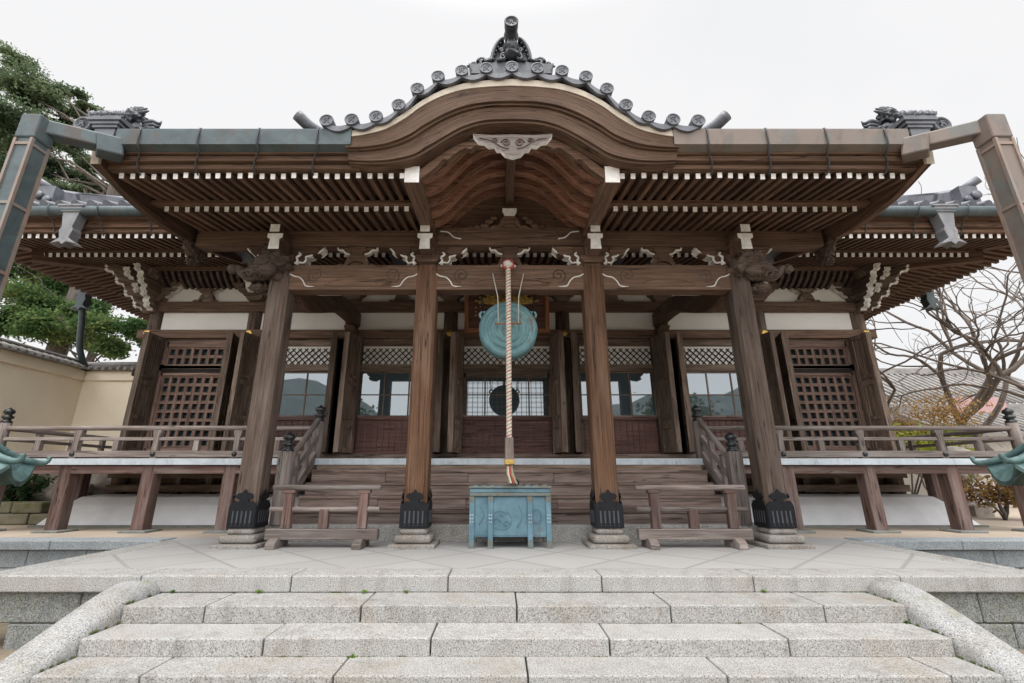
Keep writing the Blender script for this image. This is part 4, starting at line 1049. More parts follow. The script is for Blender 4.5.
# pale-edged bracket clusters on the hall columns
def hall_bracket(x, corner=0):
    m = MB()
    m.prism([(x - .13, 5.0), (x + .13, 5.0), (x + .2, 5.08), (x + .2, 5.16), (x - .2, 5.16), (x - .2, 5.08)], 3.36, 3.7)
    for sg in (-1, 1):
        pr = [(x, 5.10), (x + sg * .20, 5.10), (x + sg * .30, 5.16), (x + sg * .33, 5.24), (x + sg * .42, 5.25), (x + sg * .48, 5.33), (x + sg * .48, 5.36), (x, 5.36)]
        m.prism(pr, 3.42, 3.54, edge=lambda i, c, n: 1 if (1 <= i <= 5 and corner) else 0)
        m.prism([(x + sg * .34, 5.36), (x + sg * .52, 5.36), (x + sg * .56, 5.42), (x + sg * .56, 5.48), (x + sg * .30, 5.48), (x + sg * .30, 5.42)], 3.38, 3.56, edge=lambda i, c, n: 1 if corner and n[1] <= 0 else 0)
    pr = [(3.45, 5.12), (3.2, 5.14), (3.08, 5.22), (3.04, 5.32), (2.93, 5.34), (2.88, 5.42), (2.88, 5.46), (3.45, 5.46)]
    m.prism(pr, x - .07, x + .07, axis='x', edge=lambda i, c, n: 1 if 1 <= i <= 6 else 0)
    m.prism([(x - .10, 5.46), (x + .10, 5.46), (x + .15, 5.54), (x + .15, 5.66), (x - .15, 5.66), (x - .15, 5.54)], 2.92, 3.2)
    if corner:
        d = Vector((corner, -1, 0)).normalized(); base = Vector((x, 3.5, 0))
        def hook(dx, dy, L, z, th=.075, h=.15, ox=0, oy=0):
            """bracket arm in a vertical plane, pale curled end"""
            e = Vector((dx, dy, 0)).normalized(); nrm = Vector((-e.y, e.x, 0))
            pr = [(.0, z), (L - .20, z), (L - .12, z + .02), (L - .09, z + .075), (L - .02, z + .07), (L + .03, z + .11), (L + .01, z + .16), (L + .07, z + .19), (L + .07, z + .19 + h * .45), (0, z + .19 + h * .45)]
            n_ = len(pr); V = []
            for sd_ in (-th, th): V += [(x + ox + e.x * r + nrm.x * sd_, 3.5 + oy + e.y * r + nrm.y * sd_, zz) for r, zz in pr]
            F = [tuple(range(n_)), tuple(range(2 * n_ - 1, n_ - 1, -1))]; M_ = [0, 0]
            for i in range(n_):
                j = (i + 1) % n_; F.append((j, i, n_ + i, n_ + j)); M_.append(1 if 2 <= i <= 7 else 0)
            m.solid(V, F, tuple(e), M_)
            tip = [(x + ox + e.x * r, 3.5 + oy + e.y * r, zz) for r, zz in pr[3:9]]
            m.tube([tuple(Vector(q) - e * .012) for q in tip[1:5]], .05, 8, mi=1)
        for dx, dy in ((corner, -1), (corner, 0), (0, -1)):
            k1 = 1.3 if dx and dy else 1.0
            for L_, z_ in ((.30, 4.70), (.46, 4.93), (.62, 5.18), (.80, 5.42)): hook(dx, dy, L_ * k1, z_)
        for L_, z_, o_ in ((.40, 5.05, .26), (.62, 5.36, .36)):
            hook(corner, 0, L_, z_, oy=-o_); hook(0, -1, L_, z_, ox=corner * o_)
    return H('hall_bracket', m, ['wood_door', 'white_edge'])
for x in HX: hall_bracket(x, -1 if x == -8.5 else (1 if x == 8.5 else 0))

# --- white plaster mound under the hall, underfloor
m = MB(); V = []
for (X, Y0, z) in ((9.18, 2.58, -.02), (9.05, 2.72, .18), (8.9, 2.86, .38), (8.75, 3.02, .53), (8.6, 3.2, .57)): V.append([(-X, Y0, z), (X, Y0, z), (X, 18 - Y0, z), (-X, 18 - Y0, z)])
for a, b in zip(V, V[1:]):
    for i in range(4): m.face([a[i], a[(i + 1) % 4], b[(i + 1) % 4], b[i]], smooth=False)
m.face(V[-1]); H('plaster_mound', m, 'plaster_mound')
m = MB(); m.box(-9.2, 9.2, 2.5, 2.58, -.01, .03); H('mound_kerb', m, 'granite_dark')
m = MB(); m.box(-8.6, 8.6, 3.35, 3.45, .62, .76); m.box(-8.6, 8.6, 3.35, 3.43, .9, 1.0); m.box(-8.6, 8.6, 3.7, 3.75, .5, 1.1)
for i in range(26):
    x = -8.5 + i * .68; m.box(x - .06, x + .06, 3.44, 3.56, .5, 1.1)
H('underfloor_beam', m, 'wood_door')

# --- veranda
m = MB(); m.box(-9.40, 9.40, 1.56, 3.4, 1.165, 1.228)
for sg in (-1, 1): m.box(*sorted((sg * 8.62, sg * 9.40)), 3.402, 14.5, 1.165, 1.228)
H('veranda_floor', m, 'wood_step')
m = MB(); x = -9.42
while x < 9.42:
    m.box(x + .002, min(x + .62, 9.42) - .002, 1.535, 1.60, 1.128, 1.236); x += .62
H('floor_edge_cap', m, 'copper_cap')
for sg in (-1, 1):
    m = MB(); m.box(*sorted((sg * 3.35, sg * 9.36)), 1.62, 1.80, .975, 1.126); H('veranda_beam', m, 'wood_post', None, .008)
m = MB(); m.box(-3.35, 3.35, 1.62, 1.80, .9, 1.126); H('veranda_beam', m, 'wood_door')
for sg in (-1, 1):
    for x in (3.62, 5.0, 6.46, 7.95, 9.25):
        if x == 3.62: continue
        p = MB(); p.prism([(sg * x + a, 1.73 + b) for a, b in octo(.112, .012)], .03, 1.13, axis='z', L=(0, 0, 1)); po = H('veranda_post', p, 'wood_post')
        s_ = MB(); s_.box(sg * x - .24, sg * x + .24, 1.52, 1.95, -.02, .035); H('base_stone', s_, 'granite_dark', po, .015)
    for y in (3.5, 5.5, 7.5):
        p = MB(); p.prism([(sg * 9.25 + a, y + b) for a, b in octo(.1, .012)], .0, 1.13, axis='z', L=(0, 0, 1)); H('veranda_post', p, 'wood_post')

def giboshi(m, x, y, z, s=1.0, mi=0):
    m.lathe([(.085 * s, 0), (.085 * s, .035 * s), (.06 * s, .05 * s), (.06 * s, .075 * s), (.088 * s, .09 * s), (.088 * s, .125 * s), (.055 * s, .14 * s), (.05 * s, .16 * s), (.075 * s, .18 * s), (.088 * s, .21 * s), (.07 * s, .245 * s), (.03 * s, .265 * s), (.012 * s, .285 * s), (.001, .295 * s)], (x, y, z), 18, mi=mi)
RAILX = [4.98, 6.46, 7.92]
for sg in (-1, 1):
    x0, x1 = sorted((sg * 3.5, sg * 9.35))
    m = MB(); m.box(x0, x1, 1.64, 1.75, 1.262, 1.375); m.box(x0, x1, 1.66, 1.73, 1.56, 1.622)
    m.tube([(x0, 1.695, 1.786), (x1, 1.695, 1.786)], .045, 12)
    m.box(*sorted((sg * 9.30, sg * 9.40)), 1.75, 14, 1.262, 1.375); m.box(*sorted((sg * 9.32, sg * 9.38)), 1.75, 14, 1.56, 1.622); m.tube([(sg * 9.35, 1.75, 1.786), (sg * 9.35, 14, 1.786)], .045, 12)
    for x in RAILX + [5.72, 7.19, 8.62, 4.25]:
        if x in RAILX: m.prism([(sg * x - .05, 1.375), (sg * x + .05, 1.375), (sg * x + .05, 1.60), (sg * x + .075, 1.70), (sg * x + .075, 1.745), (sg * x - .075, 1.745), (sg * x - .075, 1.70), (sg * x - .05, 1.60)], 1.645, 1.745, L=(0, 0, 1)); m.box(sg * x - .06, sg * x + .06, 1.645, 1.745, 1.236, 1.262)
        else: m.box(sg * x - .05, sg * x + .05, 1.65, 1.74, 1.375, 1.56, L=(0, 0, 1))
    y = 2.4
    while y < 13: m.box(*sorted((sg * 9.31, sg * 9.39)), y - .05, y + .05, 1.375, 1.745); y += .75
    rl = H('veranda_railing', m, 'wood_rail', None, .008, 2)
    for x in RAILX:
        f = MB(); f.lathe([(.045, 0), (.042, .02), (.02, .035), (.001, .04)], (sg * x, 1.64, 1.318), 12, 'y'); H('rail_stud', f, 'bronze_black', rl)
    p = MB(); p.tube([(sg * 9.35, 1.695, 1.236), (sg * 9.35, 1.695, 1.88)], .085, 16); po = H('newel_post', p, 'wood_rail', rl)
    f = MB(); giboshi(f, sg * 9.35, 1.695, 1.88); H('finial', f, 'bronze_black', rl)

# --- timber stairs and their balustrades
m = MB(); m.box(-3.9, 3.9, .42, .90, -.01, .235); H('stair_base_stone', m, 'granite', None, .015, 2)
for i, (z1, y) in enumerate(((.43, .58), (.63, .78), (.83, .98), (1.03, 1.18))):
    m = MB(); xs_ = [-3.36, -1.32, .03, 1.36, 3.36] if i % 2 == 0 else [-3.36, -2.1, -.7, .75, 3.36]
    m.box(-3.36, 3.36, y, y + .35, z1 - .045, z1)
    for a, b in zip(xs_, xs_[1:]): m.box(a + .002, b - .002, y + .018, y + .33, z1 - .2, z1 - .047)
    H('stair_tread', m, 'wood_step', None, .006)
m = MB(); m.box(-3.36, 3.36, 1.40, 1.46, .9, 1.12); m.box(-3.36, 3.36, .8, 1.4, .24, .25); H('stair_riser', m, 'wood_door')
for sg in (-1, 1):
    X = sg * 3.50
    st = MB(); st.beam((X, .52, .40), (X, 1.62, 1.32), .09, .15, up=(0, 0, 1)); st.beam((X, .52, .80), (X, 1.64, 1.66), .06, .10)
    st.tube([(X, .50, 1.10), (X, 1.60, 1.93)], .045, 12)
    for t in (.33, .66):
        y = .5 + 1.1 * t; z = .40 + .93 * t; st.beam((X, y, z), (X, y, z + .58), .075, .085, up=(0, 1, 0))
    so = H('stair_railing', st, 'wood_rail', None, .008)
    for (y, z0, z1, fz) in ((.50, .236, 1.30, .29), (1.64, 1.0, 1.90, .27)):
        p = MB(); p.tube([(X, y, z0), (X, y, z1)], .10, 18) if y > 1 else p.prism([(X + a, y + b) for a, b in octo(.105, .03)], z0, z1, axis='z', L=(0, 0, 1)); H('newel_post', p, 'wood_rail', so)
        f = MB(); giboshi(f, X, y, z1 - .005, 1.08); H('finial', f, 'bronze_black', so)

# ------------------------------------------------------------------ objects at the porch
# offering box
ob = thing('offering_box', 'blue green copper clad offering box with four banded legs in the middle of the porch', 'offering box', (-.02, 0, 0))
m = MB(); m.box(-.52, .52, -.20, .42, .14, .66); m.box(-.50, .50, -.205, -.20, .16, .64)
H('body', m, 'copper_box', ob, .008)
for x in (-.525, -.27, .27, .525):
    for y in (-.215, .43):
        l = MB(); l.box(x - .034, x + .034, y - .022, y + .022, .10, .655); l.box(x - .036, x + .036, y - .024, y + .024, .0, .10, mi=1); l.box(x - .036, x + .036, y - .025, y + .025, .585, .66, mi=1)
        if y < 0:
            for q in range(3):
                for dx in (-.014, .014): l.lathe([(.010, 0), (.008, .006), (.001, .008)], (x + dx, y - .022, .33 + q * .045), 8, 'y', mi=2)
        H('leg', l, ['copper_box', 'copper_edge', 'copper_cap'], ob, .004)
m = MB(); m.box(-.56, .56, -.245, .45, .665, .71, mi=1); m.box(-.555, .555, -.235, .45, .712, .765); m.box(-.575, .575, -.26, .47, .768, .80, mi=1)
H('rim', m, ['copper_box', 'copper_edge'], ob, .005)
m = MB()
for i in range(9): x = -.48 + i * .12; m.box(x - .03, x + .03, -.2, .42, .79, .812)
H('grille', m, 'copper_edge', ob)
em = MB(); c_ = (-.12, .35)
em.tube([(c_[0] + .14 * math.cos(t / 24 * 6.283), -.208, c_[1] + .12 * math.sin(t / 24 * 6.283)) for t in range(24)], .004, 6, closed=True)
for (cx, cz, r) in ((-.19, .33, .05), (-.10, .42, .045), (-.05, .30, .05)): em.tube(spiral(cx, cz, -.208, r, 1.1, 1, 16), .006, 6)
em.tube([(.36 + .06 * math.cos(t / 20 * 6.283), -.208, .40 + .09 * math.sin(t / 20 * 6.283)) for t in range(20)], .006, 5, closed=True); em.tube(spline([(-.42, -.208, .30), (-.36, -.208, .42), (-.40, -.208, .52)], 10), .007, 5); em.tube(spline([(.10, -.208, .26), (.16, -.208, .40), (.12, -.208, .55)], 10), .006, 5)
H('emblem', em, 'copper_box', ob)
m = MB(); m.box(-.07, .07, -.14, -.02, .815, .87); m.box(-.05, .05, -.12, -.04, .868, .888)
o = m.build('black_block', 'iron', None, .006); o.location = (.04, 0, 0); tag(o, 'small black block lying on top of the blue offering box', 'block')

# barrier stands
def barrier(x0, x1, label):
    t = thing('barrier_stand', label, 'barrier', ((x0 + x1) / 2, -.15, 0), 'wooden barrier stands on the porch'); w = (x1 - x0) / 2
    for z, r in ((.775, .036),):
        m = MB(); m.tube([(-w, 0, z), (w, 0, z)], .038, 12, capmi=0); H('top_rail', m, 'wood_rail', t)
    m = MB(); m.tube([(-w - .01, 0, .49), (w, 0, .49)], .034, 12); H('middle_rail', m, 'wood_rail', t)
    for x in (-w + .24, 0, w - .22):
        m = MB(); m.box(x - .062, x + .062, -.05, .05, .24, .49 if x == 0 else .70, L=(0, 0, 1))
        if x: m.box(x - .085, x + .085, -.055, .055, .70, .745)
        H('post', m, 'wood_post', t, .008)
    m = MB(); m.box(-w - .02, w + .01, -.06, .06, .10, .24); H('base_beam', m, 'wood_rail', t, .01)
    for x in (-w + .14, w - .22):
        m = MB(); m.prism([(-.22, 0), (.22, 0), (.22, .07), (.14, .12), (.07, .13), (-.07, .13), (-.14, .12), (-.22, .07)], x - .06, x + .06, axis='x'); H('foot', m, 'wood_rail', t, .008)
barrier(-3.33, -1.83, 'grey wooden barrier stand with two rails on the porch left of the blue box')
barrier(1.74, 3.26, 'grey wooden barrier stand with two rails on the porch right of the blue box')

# gong
gg = thing('gong', 'round verdigris bronze gong hanging under the middle tie beam', 'gong', (-.03, .10, 3.16))
m = MB(); m.lathe([(.36, -.13), (.44, -.12), (.465, -.07), (.465, -.02), (.43, .03), (.43, .06), (.465, .07), (.465, .10), (.44, .125), (.415, .15), (.40, .155), (.385, .125), (.33, .125), (.32, .15), (.295, .155), (.28, .13), (.225, .13), (.215, .16), (.19, .165), (.175, .14), (.12, .14), (.11, .17), (.09, .172), (.08, .155), (.001, .165)], (0, 0, 0), 64, 'y')
for sg in (-1, 1):
    m.tube([(sg * .40 + .055 * math.cos(t / 16 * 6.283), 0, .27 + .055 * math.sin(t / 16 * 6.283)) for t in range(16)], .022, 8, closed=True)
g_ = H('body', m, 'copper_gong', gg)
for sg in (-1, 1):
    m = MB(); a = Vector((sg * .41, 0, .31)); b = Vector((sg * .37, -.02, .63))
    b = Vector((sg * .44, -.0, .66)); nl = 8
    for i in range(nl):
        c = a.lerp(b, (i + .5) / nl); L = (b - a).length / nl * .62
        ring = [(c.x + (L * math.sin(q / 10 * 6.283) * 0 + (.022 * math.cos(q / 10 * 6.283) if i % 2 else 0)), c.y + (0 if i % 2 else .022 * math.cos(q / 10 * 6.283)), c.z + L * math.sin(q / 10 * 6.283)) for q in range(10)]
        m.tube(ring, .008, 5, closed=True)
    H('chain', m, 'iron', gg)
# rope
rp_ = thing('bell_rope', 'thick red and white striped rope with a wooden sleeve, hanging in front of the gong', 'rope', (-.03, -.28, .85))
zt, zb = 4.14, 1.42
cols = ['cloth_white', 'cord_red', 'cloth_white', 'cord_pale', 'cord_green', 'cord_pale']
m = MB(); n = 300
for q in range(6):
    ph = q / 6 * 6.283
    m.tube([(.024 * math.cos(ph + i * .55), .024 * math.sin(ph + i * .55), zb - .85 + (zt - zb) * i / n) for i in range(n + 1)], .019, 6, mi=q)
H('strand', m, cols, rp_)
m = MB(); m.lump((0, .0, 3.30), .085, 3, .4, 2, (1, .8, .8), 3); m.tube([(.075 * math.cos(t / 16 * 6.283), -.01, 3.29 + .075 * math.sin(t / 16 * 6.283)) for t in range(16)], .025, 6, closed=True, mi=1); m.tube([(-.12, 0, 3.28), (.12, 0, 3.27)], .02, 6)
m.beam((0, 0, 3.3), (0, .16, 3.3), .05, .05)
H('knot', m, ['cloth_white', 'cord_red'], rp_)
m = MB(); m.prism(octo(.062, .015), .23, .60, axis='z', L=(0, 0, 1)); m.prism(octo(.072, .015), .235, .30, axis='z', mi=1); H('sleeve', m, ['wood_rail', 'gold_worn'], rp_)
m = MB(); pth = [(0, 0, .23), (.005, -.01, .12), (.035, -.02, .03), (.05, -.02, -.02)]
for q in range(9):
    a = q / 9 * 6.283; m.tube(spline([(p[0] + .03 * math.cos(a) * (1 + .25 * i), p[1] + .03 * math.sin(a), p[2] + random.uniform(-.01, .01)) for i, p in enumerate(pth)], 8), .014, 5, mi=q % 3)
H('tassel', m, ['cord_pale', 'cord_red', 'cord_green'], rp_)
sk = thing('gong_striker', 'thin orange wooden bar hung on two white cords across the gong face', 'striker', (-.03, -.16, 3.2))
m = MB(); m.tube([(-.21, 0, 0), (.21, 0, 0)], .013, 8); H('bar', m, 'wood_plaque', sk)
for sg in (-1, 1):
    m = MB(); m.tube([(sg * .155, 0, 0), (sg * .165, -.0, .45), (sg * .25, .02, .86)], .008, 6); H('cord', m, 'cloth_white', sk)

# name plaque with gold crest
pq = thing('name_plaque', 'framed dark wooden plaque with gold sunburst crest above the middle doors', 'plaque', (0, 3.2, 4.12))
tilt = .10
m = MB(); m.box(-.92, .92, -.02, .04, .05, .95); bd = H('board', m, 'wood_panel_red', pq)
m = MB()
m.box(-.985, -.885, -.07, .05, 0, 1.0); m.box(.885, .985, -.07, .05, 0, 1.0); m.box(-.884, .884, -.065, .045, 0, .10); m.box(-.884, .884, -.065, .045, .90, 1.0); H('frame', m, 'wood_plaque', pq, .015, 2)
m = MB()
for i in range(19):
    a = R(8 + i * 164 / 18); r0, r1 = .12, .62 + .12 * (i % 2)
    p0 = (r0 * math.cos(a), -.10, .66 + r0 * math.sin(a) * .5); p1 = (r1 * math.cos(a), -.12, .66 + r1 * math.sin(a) * .36); m.tube([p0, p1], [.045, .022], 8); m.lump(p1, .045, i, .3, 1, (1.2, .6, .8))
m.lump((0, -.10, .72), .20, 3, .3, 2, (1.2, .5, .8))
for q in range(6): m.tube(spiral(-.35 + q * .14, .70, -.11, .06, 1.2, 1 if q % 2 else -1, 14), .018, 6)
H('crest', m, 'gold_worn', pq)
m = MB()
for z in (.50, .42, .60): m.lump((-.72, -.03, z), .028, z * 10, .4, 1, (1, .4, 1))
m.beam((-.63, -.025, .64), (-.60, -.025, .60), .02, .02); H('gold_mark', m, 'gold', pq)
pq.rotation_euler = (R(7), 0, 0)

# bronze lanterns either side
def lantern(x, y, label):
    t = thing('bronze_lantern', label, 'lantern', (x, y, GZ), 'bronze lanterns')
    H('base', MB().lathe([(.62, 0), (.62, .18), (.52, .2), (.45, .34), (.30, .42)], n=6, smooth=False), 'bronze_green', t)
    H('shaft', MB().lathe([(.22, .40), (.19, .55), (.17, .9), (.24, .95), (.17, 1.0), (.19, 1.2), (.34, 1.30), (.46, 1.36), (.46, 1.42)], n=20), 'bronze_green', t)
    H('fire_box', MB().lathe([(.32, 1.42), (.32, 1.80), (.36, 1.82)], n=6, smooth=False), 'bronze_green', t)
    m = MB(); N6 = 6; rings = []
    for (r, z, lift) in ((.0, 2.30, 0), (.14, 2.22, 0), (.32, 2.02, 0), (.55, 1.82, .02), (.74, 1.62, .12), (.88, 1.50, .22)):
        ring = []
        for j in range(48):
            a = 2 * math.pi * j / 48; seg = (a / (math.pi / 3)) % 1; c = abs(seg - .5) * 2
            rr = r * math.cos(math.pi / 6) / math.cos((seg - .5) * math.pi / 3); ring.append((rr * math.cos(a), rr * math.sin(a), z + lift * c ** 3))
        rings.append(ring)
    for a, b in zip(rings, rings[1:]):
        for j in range(48):
            j2 = (j + 1) % 48
            if a[j] == a[j2]: m.face([a[j], b[j], b[j2]], smooth=True)
            else: m.face([a[j], b[j], b[j2], a[j2]], smooth=True)
            if b[j][2] < 2.0: m.face([(a[j][0], a[j][1], a[j][2] - .05), (a[j2][0], a[j2][1], a[j2][2] - .05), (b[j2][0], b[j2][1], b[j2][2] - .05), (b[j][0], b[j][1], b[j][2] - .05)])
    b = rings[-1]
    for j in range(48):
        j2 = (j + 1) % 48; m.face([b[j], (b[j][0], b[j][1], b[j][2] - .06), (b[j2][0], b[j2][1], b[j2][2] - .06), b[j2]])
    ro = H('roof', m, 'bronze_green', t)
    for q in range(6):
        a = q * math.pi / 3; d = Vector((math.cos(a), math.sin(a), 0))
        def P(r, z): return (d.x * r, d.y * r, z)
        c_ = MB(); c_.tube(spline([P(.12, 2.26), P(.32, 2.05), P(.56, 1.87), P(.76, 1.775), P(.90, 1.745), P(.97, 1.755), P(1.0, 1.80), P(.99, 1.83)], 22), [.045] * 12 + [.038] * 5 + [.034, .03, .03, .03, .028, .02], 10)
        H('roof_rib', c_, 'bronze_green', ro)
    H('jewel', MB().lathe([(.10, 2.28), (.13, 2.34), (.07, 2.38), (.12, 2.46), (.10, 2.56), (.02, 2.66), (.001, 2.68)], n=16), 'bronze_green', t)
    return t
l1 = lantern(-7.06, -1.05, 'green bronze lantern with curled roof tips at the left edge of the porch')
l2 = lantern(7.05, -1.05, 'green bronze lantern with curled roof tips at the right edge of the porch')

# ------------------------------------------------------------------ surroundings
# cream plaster building with tiled coping, left
wl = thing('plaster_building', 'cream plaster building with grey tiled coping behind the left veranda', 'building', (-11.2, 5, 0))
m = MB(); m.box(-11.6, -11.2, -4, 5.0, -.1, 3.62); m.box(-11.6, -9.4, 5.0, 5.4, -.1, 3.62); m.box(-11.12, -11.2, -4, 4.92, 3.36, 3.62); m.box(-11.12, -9.4, 4.92, 5.0, 3.36, 3.62); m.box(-9.9, -9.86, 4.98, 5.0, -.1, 3.6)
child(m.build('wall', 'plaster_cream', None, .01), wl)
m = MB()
m.prism([(-10.95, 3.62), (-11.4, 3.80), (-11.85, 3.62)], -4, 5.4); m.prism([(4.75, 3.62), (5.2, 3.80), (5.65, 3.62)], -11.85, -9.3, axis='x')
m.tube([(-11.4, -4, 3.84), (-11.4, 5.2, 3.84)], .09, 10); m.tube([(-11.4, 5.2, 3.84), (-9.3, 5.2, 3.84)], .09, 10)
y = -3.9
while y < 4.7: m.tube([(-10.92, y, 3.64), (-11.38, y, 3.82)], .045, 8); y += .19
x = -10.9
while x < -9.3: m.tube([(x, 4.72, 3.64), (x, 5.18, 3.82)], .045, 8); x += .19
m.box(-9.75, -9.3, 4.74, 5.1, 3.45, 3.63, mi=1)
child(m.build('coping', ['tile_far', 'wood_black'], None), wl)

# trees
def leafmesh(m, c, r, n, size, flat=1.0, seed=0, mi=0, up=.3):
    rng = random.Random(seed)
    for _ in range(n):
        p = Vector((rng.gauss(0, .52), rng.gauss(0, .52), rng.gauss(0, .52)))
        q = Vector((c[0] + p.x * r, c[1] + p.y * r, c[2] + p.z * r * flat))
        nrm = Vector((rng.gauss(0, 1), rng.gauss(0, 1), rng.gauss(0, 1) + up)).normalized(); t = nrm.orthogonal().normalized(); t = Matrix.Rotation(rng.uniform(0, 6.28), 3, nrm) @ t; b = nrm.cross(t)
        s = size * rng.uniform(.6, 1.3); tt = t * s; bb = b * s * .55
        i0 = len(m.v); m.v += [tuple(q - tt), tuple(q + bb), tuple(q + tt), tuple(q - bb)]; m.f.append((i0, i0 + 1, i0 + 2, i0 + 3))
        u = (rng.random(), rng.random()); m.uv.append([u] * 4); m.mi.append(mi); m.sm.append(False)
def limb(m, a, b, r0, r1, wob=.3, n=6, seed=0):
    rng = random.Random(seed); a, b = Vector(a), Vector(b); pts = []
    for i in range(n + 1):
        t = i / n; w = math.sin(math.pi * t) * wob; pts.append(a.lerp(b, t) + Vector((rng.uniform(-w, w), rng.uniform(-w, w), rng.uniform(-w, w))))
    m.tube(pts, [r0 + (r1 - r0) * i / n for i in range(n + 1)], 8)
    return pts
def leafy_tree(name, label, cat, base, trunk_top, r, clumps, mat, size, per, seed, flat=.55, group=None):
    t = thing(name, label, cat, base, group); rng = random.Random(seed); B = Vector(base)
    m = MB(); T = Vector(trunk_top); limb(m, B, T, r, r * .5, .25, 8, seed)
    for i, (c, cr) in enumerate(clumps):
        s = B.lerp(T, min(1, max(.3, (c[2] - B.z) / (T.z - B.z) * .8))); limb(m, s, c, r * .15, r * .03, .35, 6, seed + i)
    child(m.build('trunk', 'bark'), t)
    m = MB()
    for i, (c, cr) in enumerate(clumps):
        k_ = max(4, int(cr * 6))
        for q in range(k_):
            a = rng.uniform(0, 6.28); rr = cr * math.sqrt(rng.random()) * .8; cc = (c[0] + rr * math.cos(a), c[1] + rr * math.sin(a), c[2] + rng.uniform(-.35, .35) * cr * flat)
            leafmesh(m, cc, cr * rng.uniform(.35, .55), per, size, flat, seed * 100 + i * 17 + q)
    child(m.build('crown', mat), t); return t
def pxp(px, py, Y):
    c, s_ = math.cos(R(16.64)), math.sin(R(16.64)); u = (px - 500) / 455; v = (341.5 - py) / 455
    d = (u, c - v * s_, s_ + v * c); k_ = (Y + 6.85) / d[1]; return (-.16 + k_ * d[0], Y, .91 + k_ * d[2])
rng = random.Random(3)
cl = []
for (px, py, Y, r) in ((5, 75, 9, 1.5), (25, 95, 9.5, 1.2), (5, 115, 9, 1.6), (40, 100, 10, .9), (10, 150, 10, 1.6), (5, 190, 9, 1.3), (48, 90, 10, .7), (20, 60, 10, .8), (-60, 90, 10, 2), (-40, 140, 10, 2), (-90, 60, 11, 2.2), (-60, 200, 10, 2), (82, 102, 11, .9), (72, 112, 11, .6), (92, 110, 11.3, .5), (55, 165, 10, .9), (85, 185, 11, .9), (60, 190, 10, .9), (105, 190, 12, .8), (40, 180, 10, .8), (120, 195, 12, .8), (90, 165, 12, .7), (140, 200, 12.5, .6), (70, 150, 12, .6), (30, 215, 10, 1.0), (0, 130, 9.5, 1.6), (30, 130, 9.5, 1.0), (60, 140, 11, .8), (100, 175, 11.5, .9), (75, 200, 11, .9), (110, 205, 11, .7), (55, 120, 10.5, .6), (35, 170, 10, 1.0), (15, 170, 9.5, 1.0)): cl.append((pxp(px, py, Y), r))
leafy_tree('evergreen_tree', 'tall layered evergreen tree rising above the left roof corner', 'tree', (-17.5, 10, 0), (-16.5, 10, 15), .4, cl, 'leaf_pine', .065, 620, 11, .36)
cl = [(pxp(px, py, Y), r) for (px, py, Y, r) in ((10, 290, 9, 1.1), (50, 305, 10, .9), (100, 325, 9, .8), (125, 325, 9, .8), (80, 335, 10, .9), (30, 320, 11, .9), (5, 250, 10, .9), (-30, 300, 10, 1.3), (110, 345, 9.5, .8), (75, 310, 9, .6), (20, 270, 12, 1.2), (60, 290, 12, 1.0), (140, 335, 11, .8), (95, 305, 11, .7), (45, 330, 9, .9), (0, 320, 9, 1.0), (30, 245, 12, 1.0))]
leafy_tree('broadleaf_tree', 'dense green broadleaf tree behind the cream building', 'tree', (-16.5, 10, 0), (-15.8, 10, 5.5), .25, cl, 'leaf_broad', .07, 750, 12, .75)

# bare trees on the right
def bare_tree(label, base, dirs, r0, seed, depth=5, spread=.75, L0=1.6):
    t = thing('bare_tree', label, 'tree', base, 'bare trees beyond the right veranda'); rng = random.Random(seed); tr = MB(); cr = MB()
    def grow(p, d, r, L, k_):
        n = 5; pts = [Vector(p)]; dd = Vector(d).normalized()
        for i in range(n):
            dd = (dd + Vector((rng.uniform(-1, 1), rng.uniform(-1, 1), rng.uniform(-.9, 1))) * .28).normalized(); pts.append(pts[-1] + dd * L / n)
        m = tr if k_ <= 1 else cr
        m.tube(pts, [r * (1 - .30 * i / n) for i in range(n + 1)], 8 if k_ < 2 else 5, caps=k_ < 2)
        if k_ >= depth: return
        for q in range(rng.choice((2, 2, 3)) if k_ else 4):
            i = rng.randint(2, n) if q else n
            nd = (dd + Vector((rng.uniform(-1, 1), rng.uniform(-1, 1), rng.uniform(-.62, .48))) * spread).normalized(); grow(pts[i], nd, r * (.72 if q == 0 else .58), L * rng.uniform(.65, .9), k_ + 1)
    for d, L, r in dirs: grow(base, d, r, L, 0)
    child(tr.build('trunk', 'bark'), t); child(cr.build('twigs', 'bark'), t); return t
bare_tree('leaning bare winter tree with crooked boughs beside the grey roofs', (16.2, 8, 0), [((-.6, 0, 1), 2.9, .165)], .2, 5, 6, .95, 2)
bare_tree('upright bare winter tree at the right edge of the picture', (15.6, 6, 0), [((.06, 0, 1), 3.9, .17)], .2, 9, 6, .9, 2)
bare_tree('thin bare winter tree close behind the right roof corner', (13.6, 10, 0), [((-.12, 0, 1), 3.0, .11)], .2, 21, 5, .9, 2)

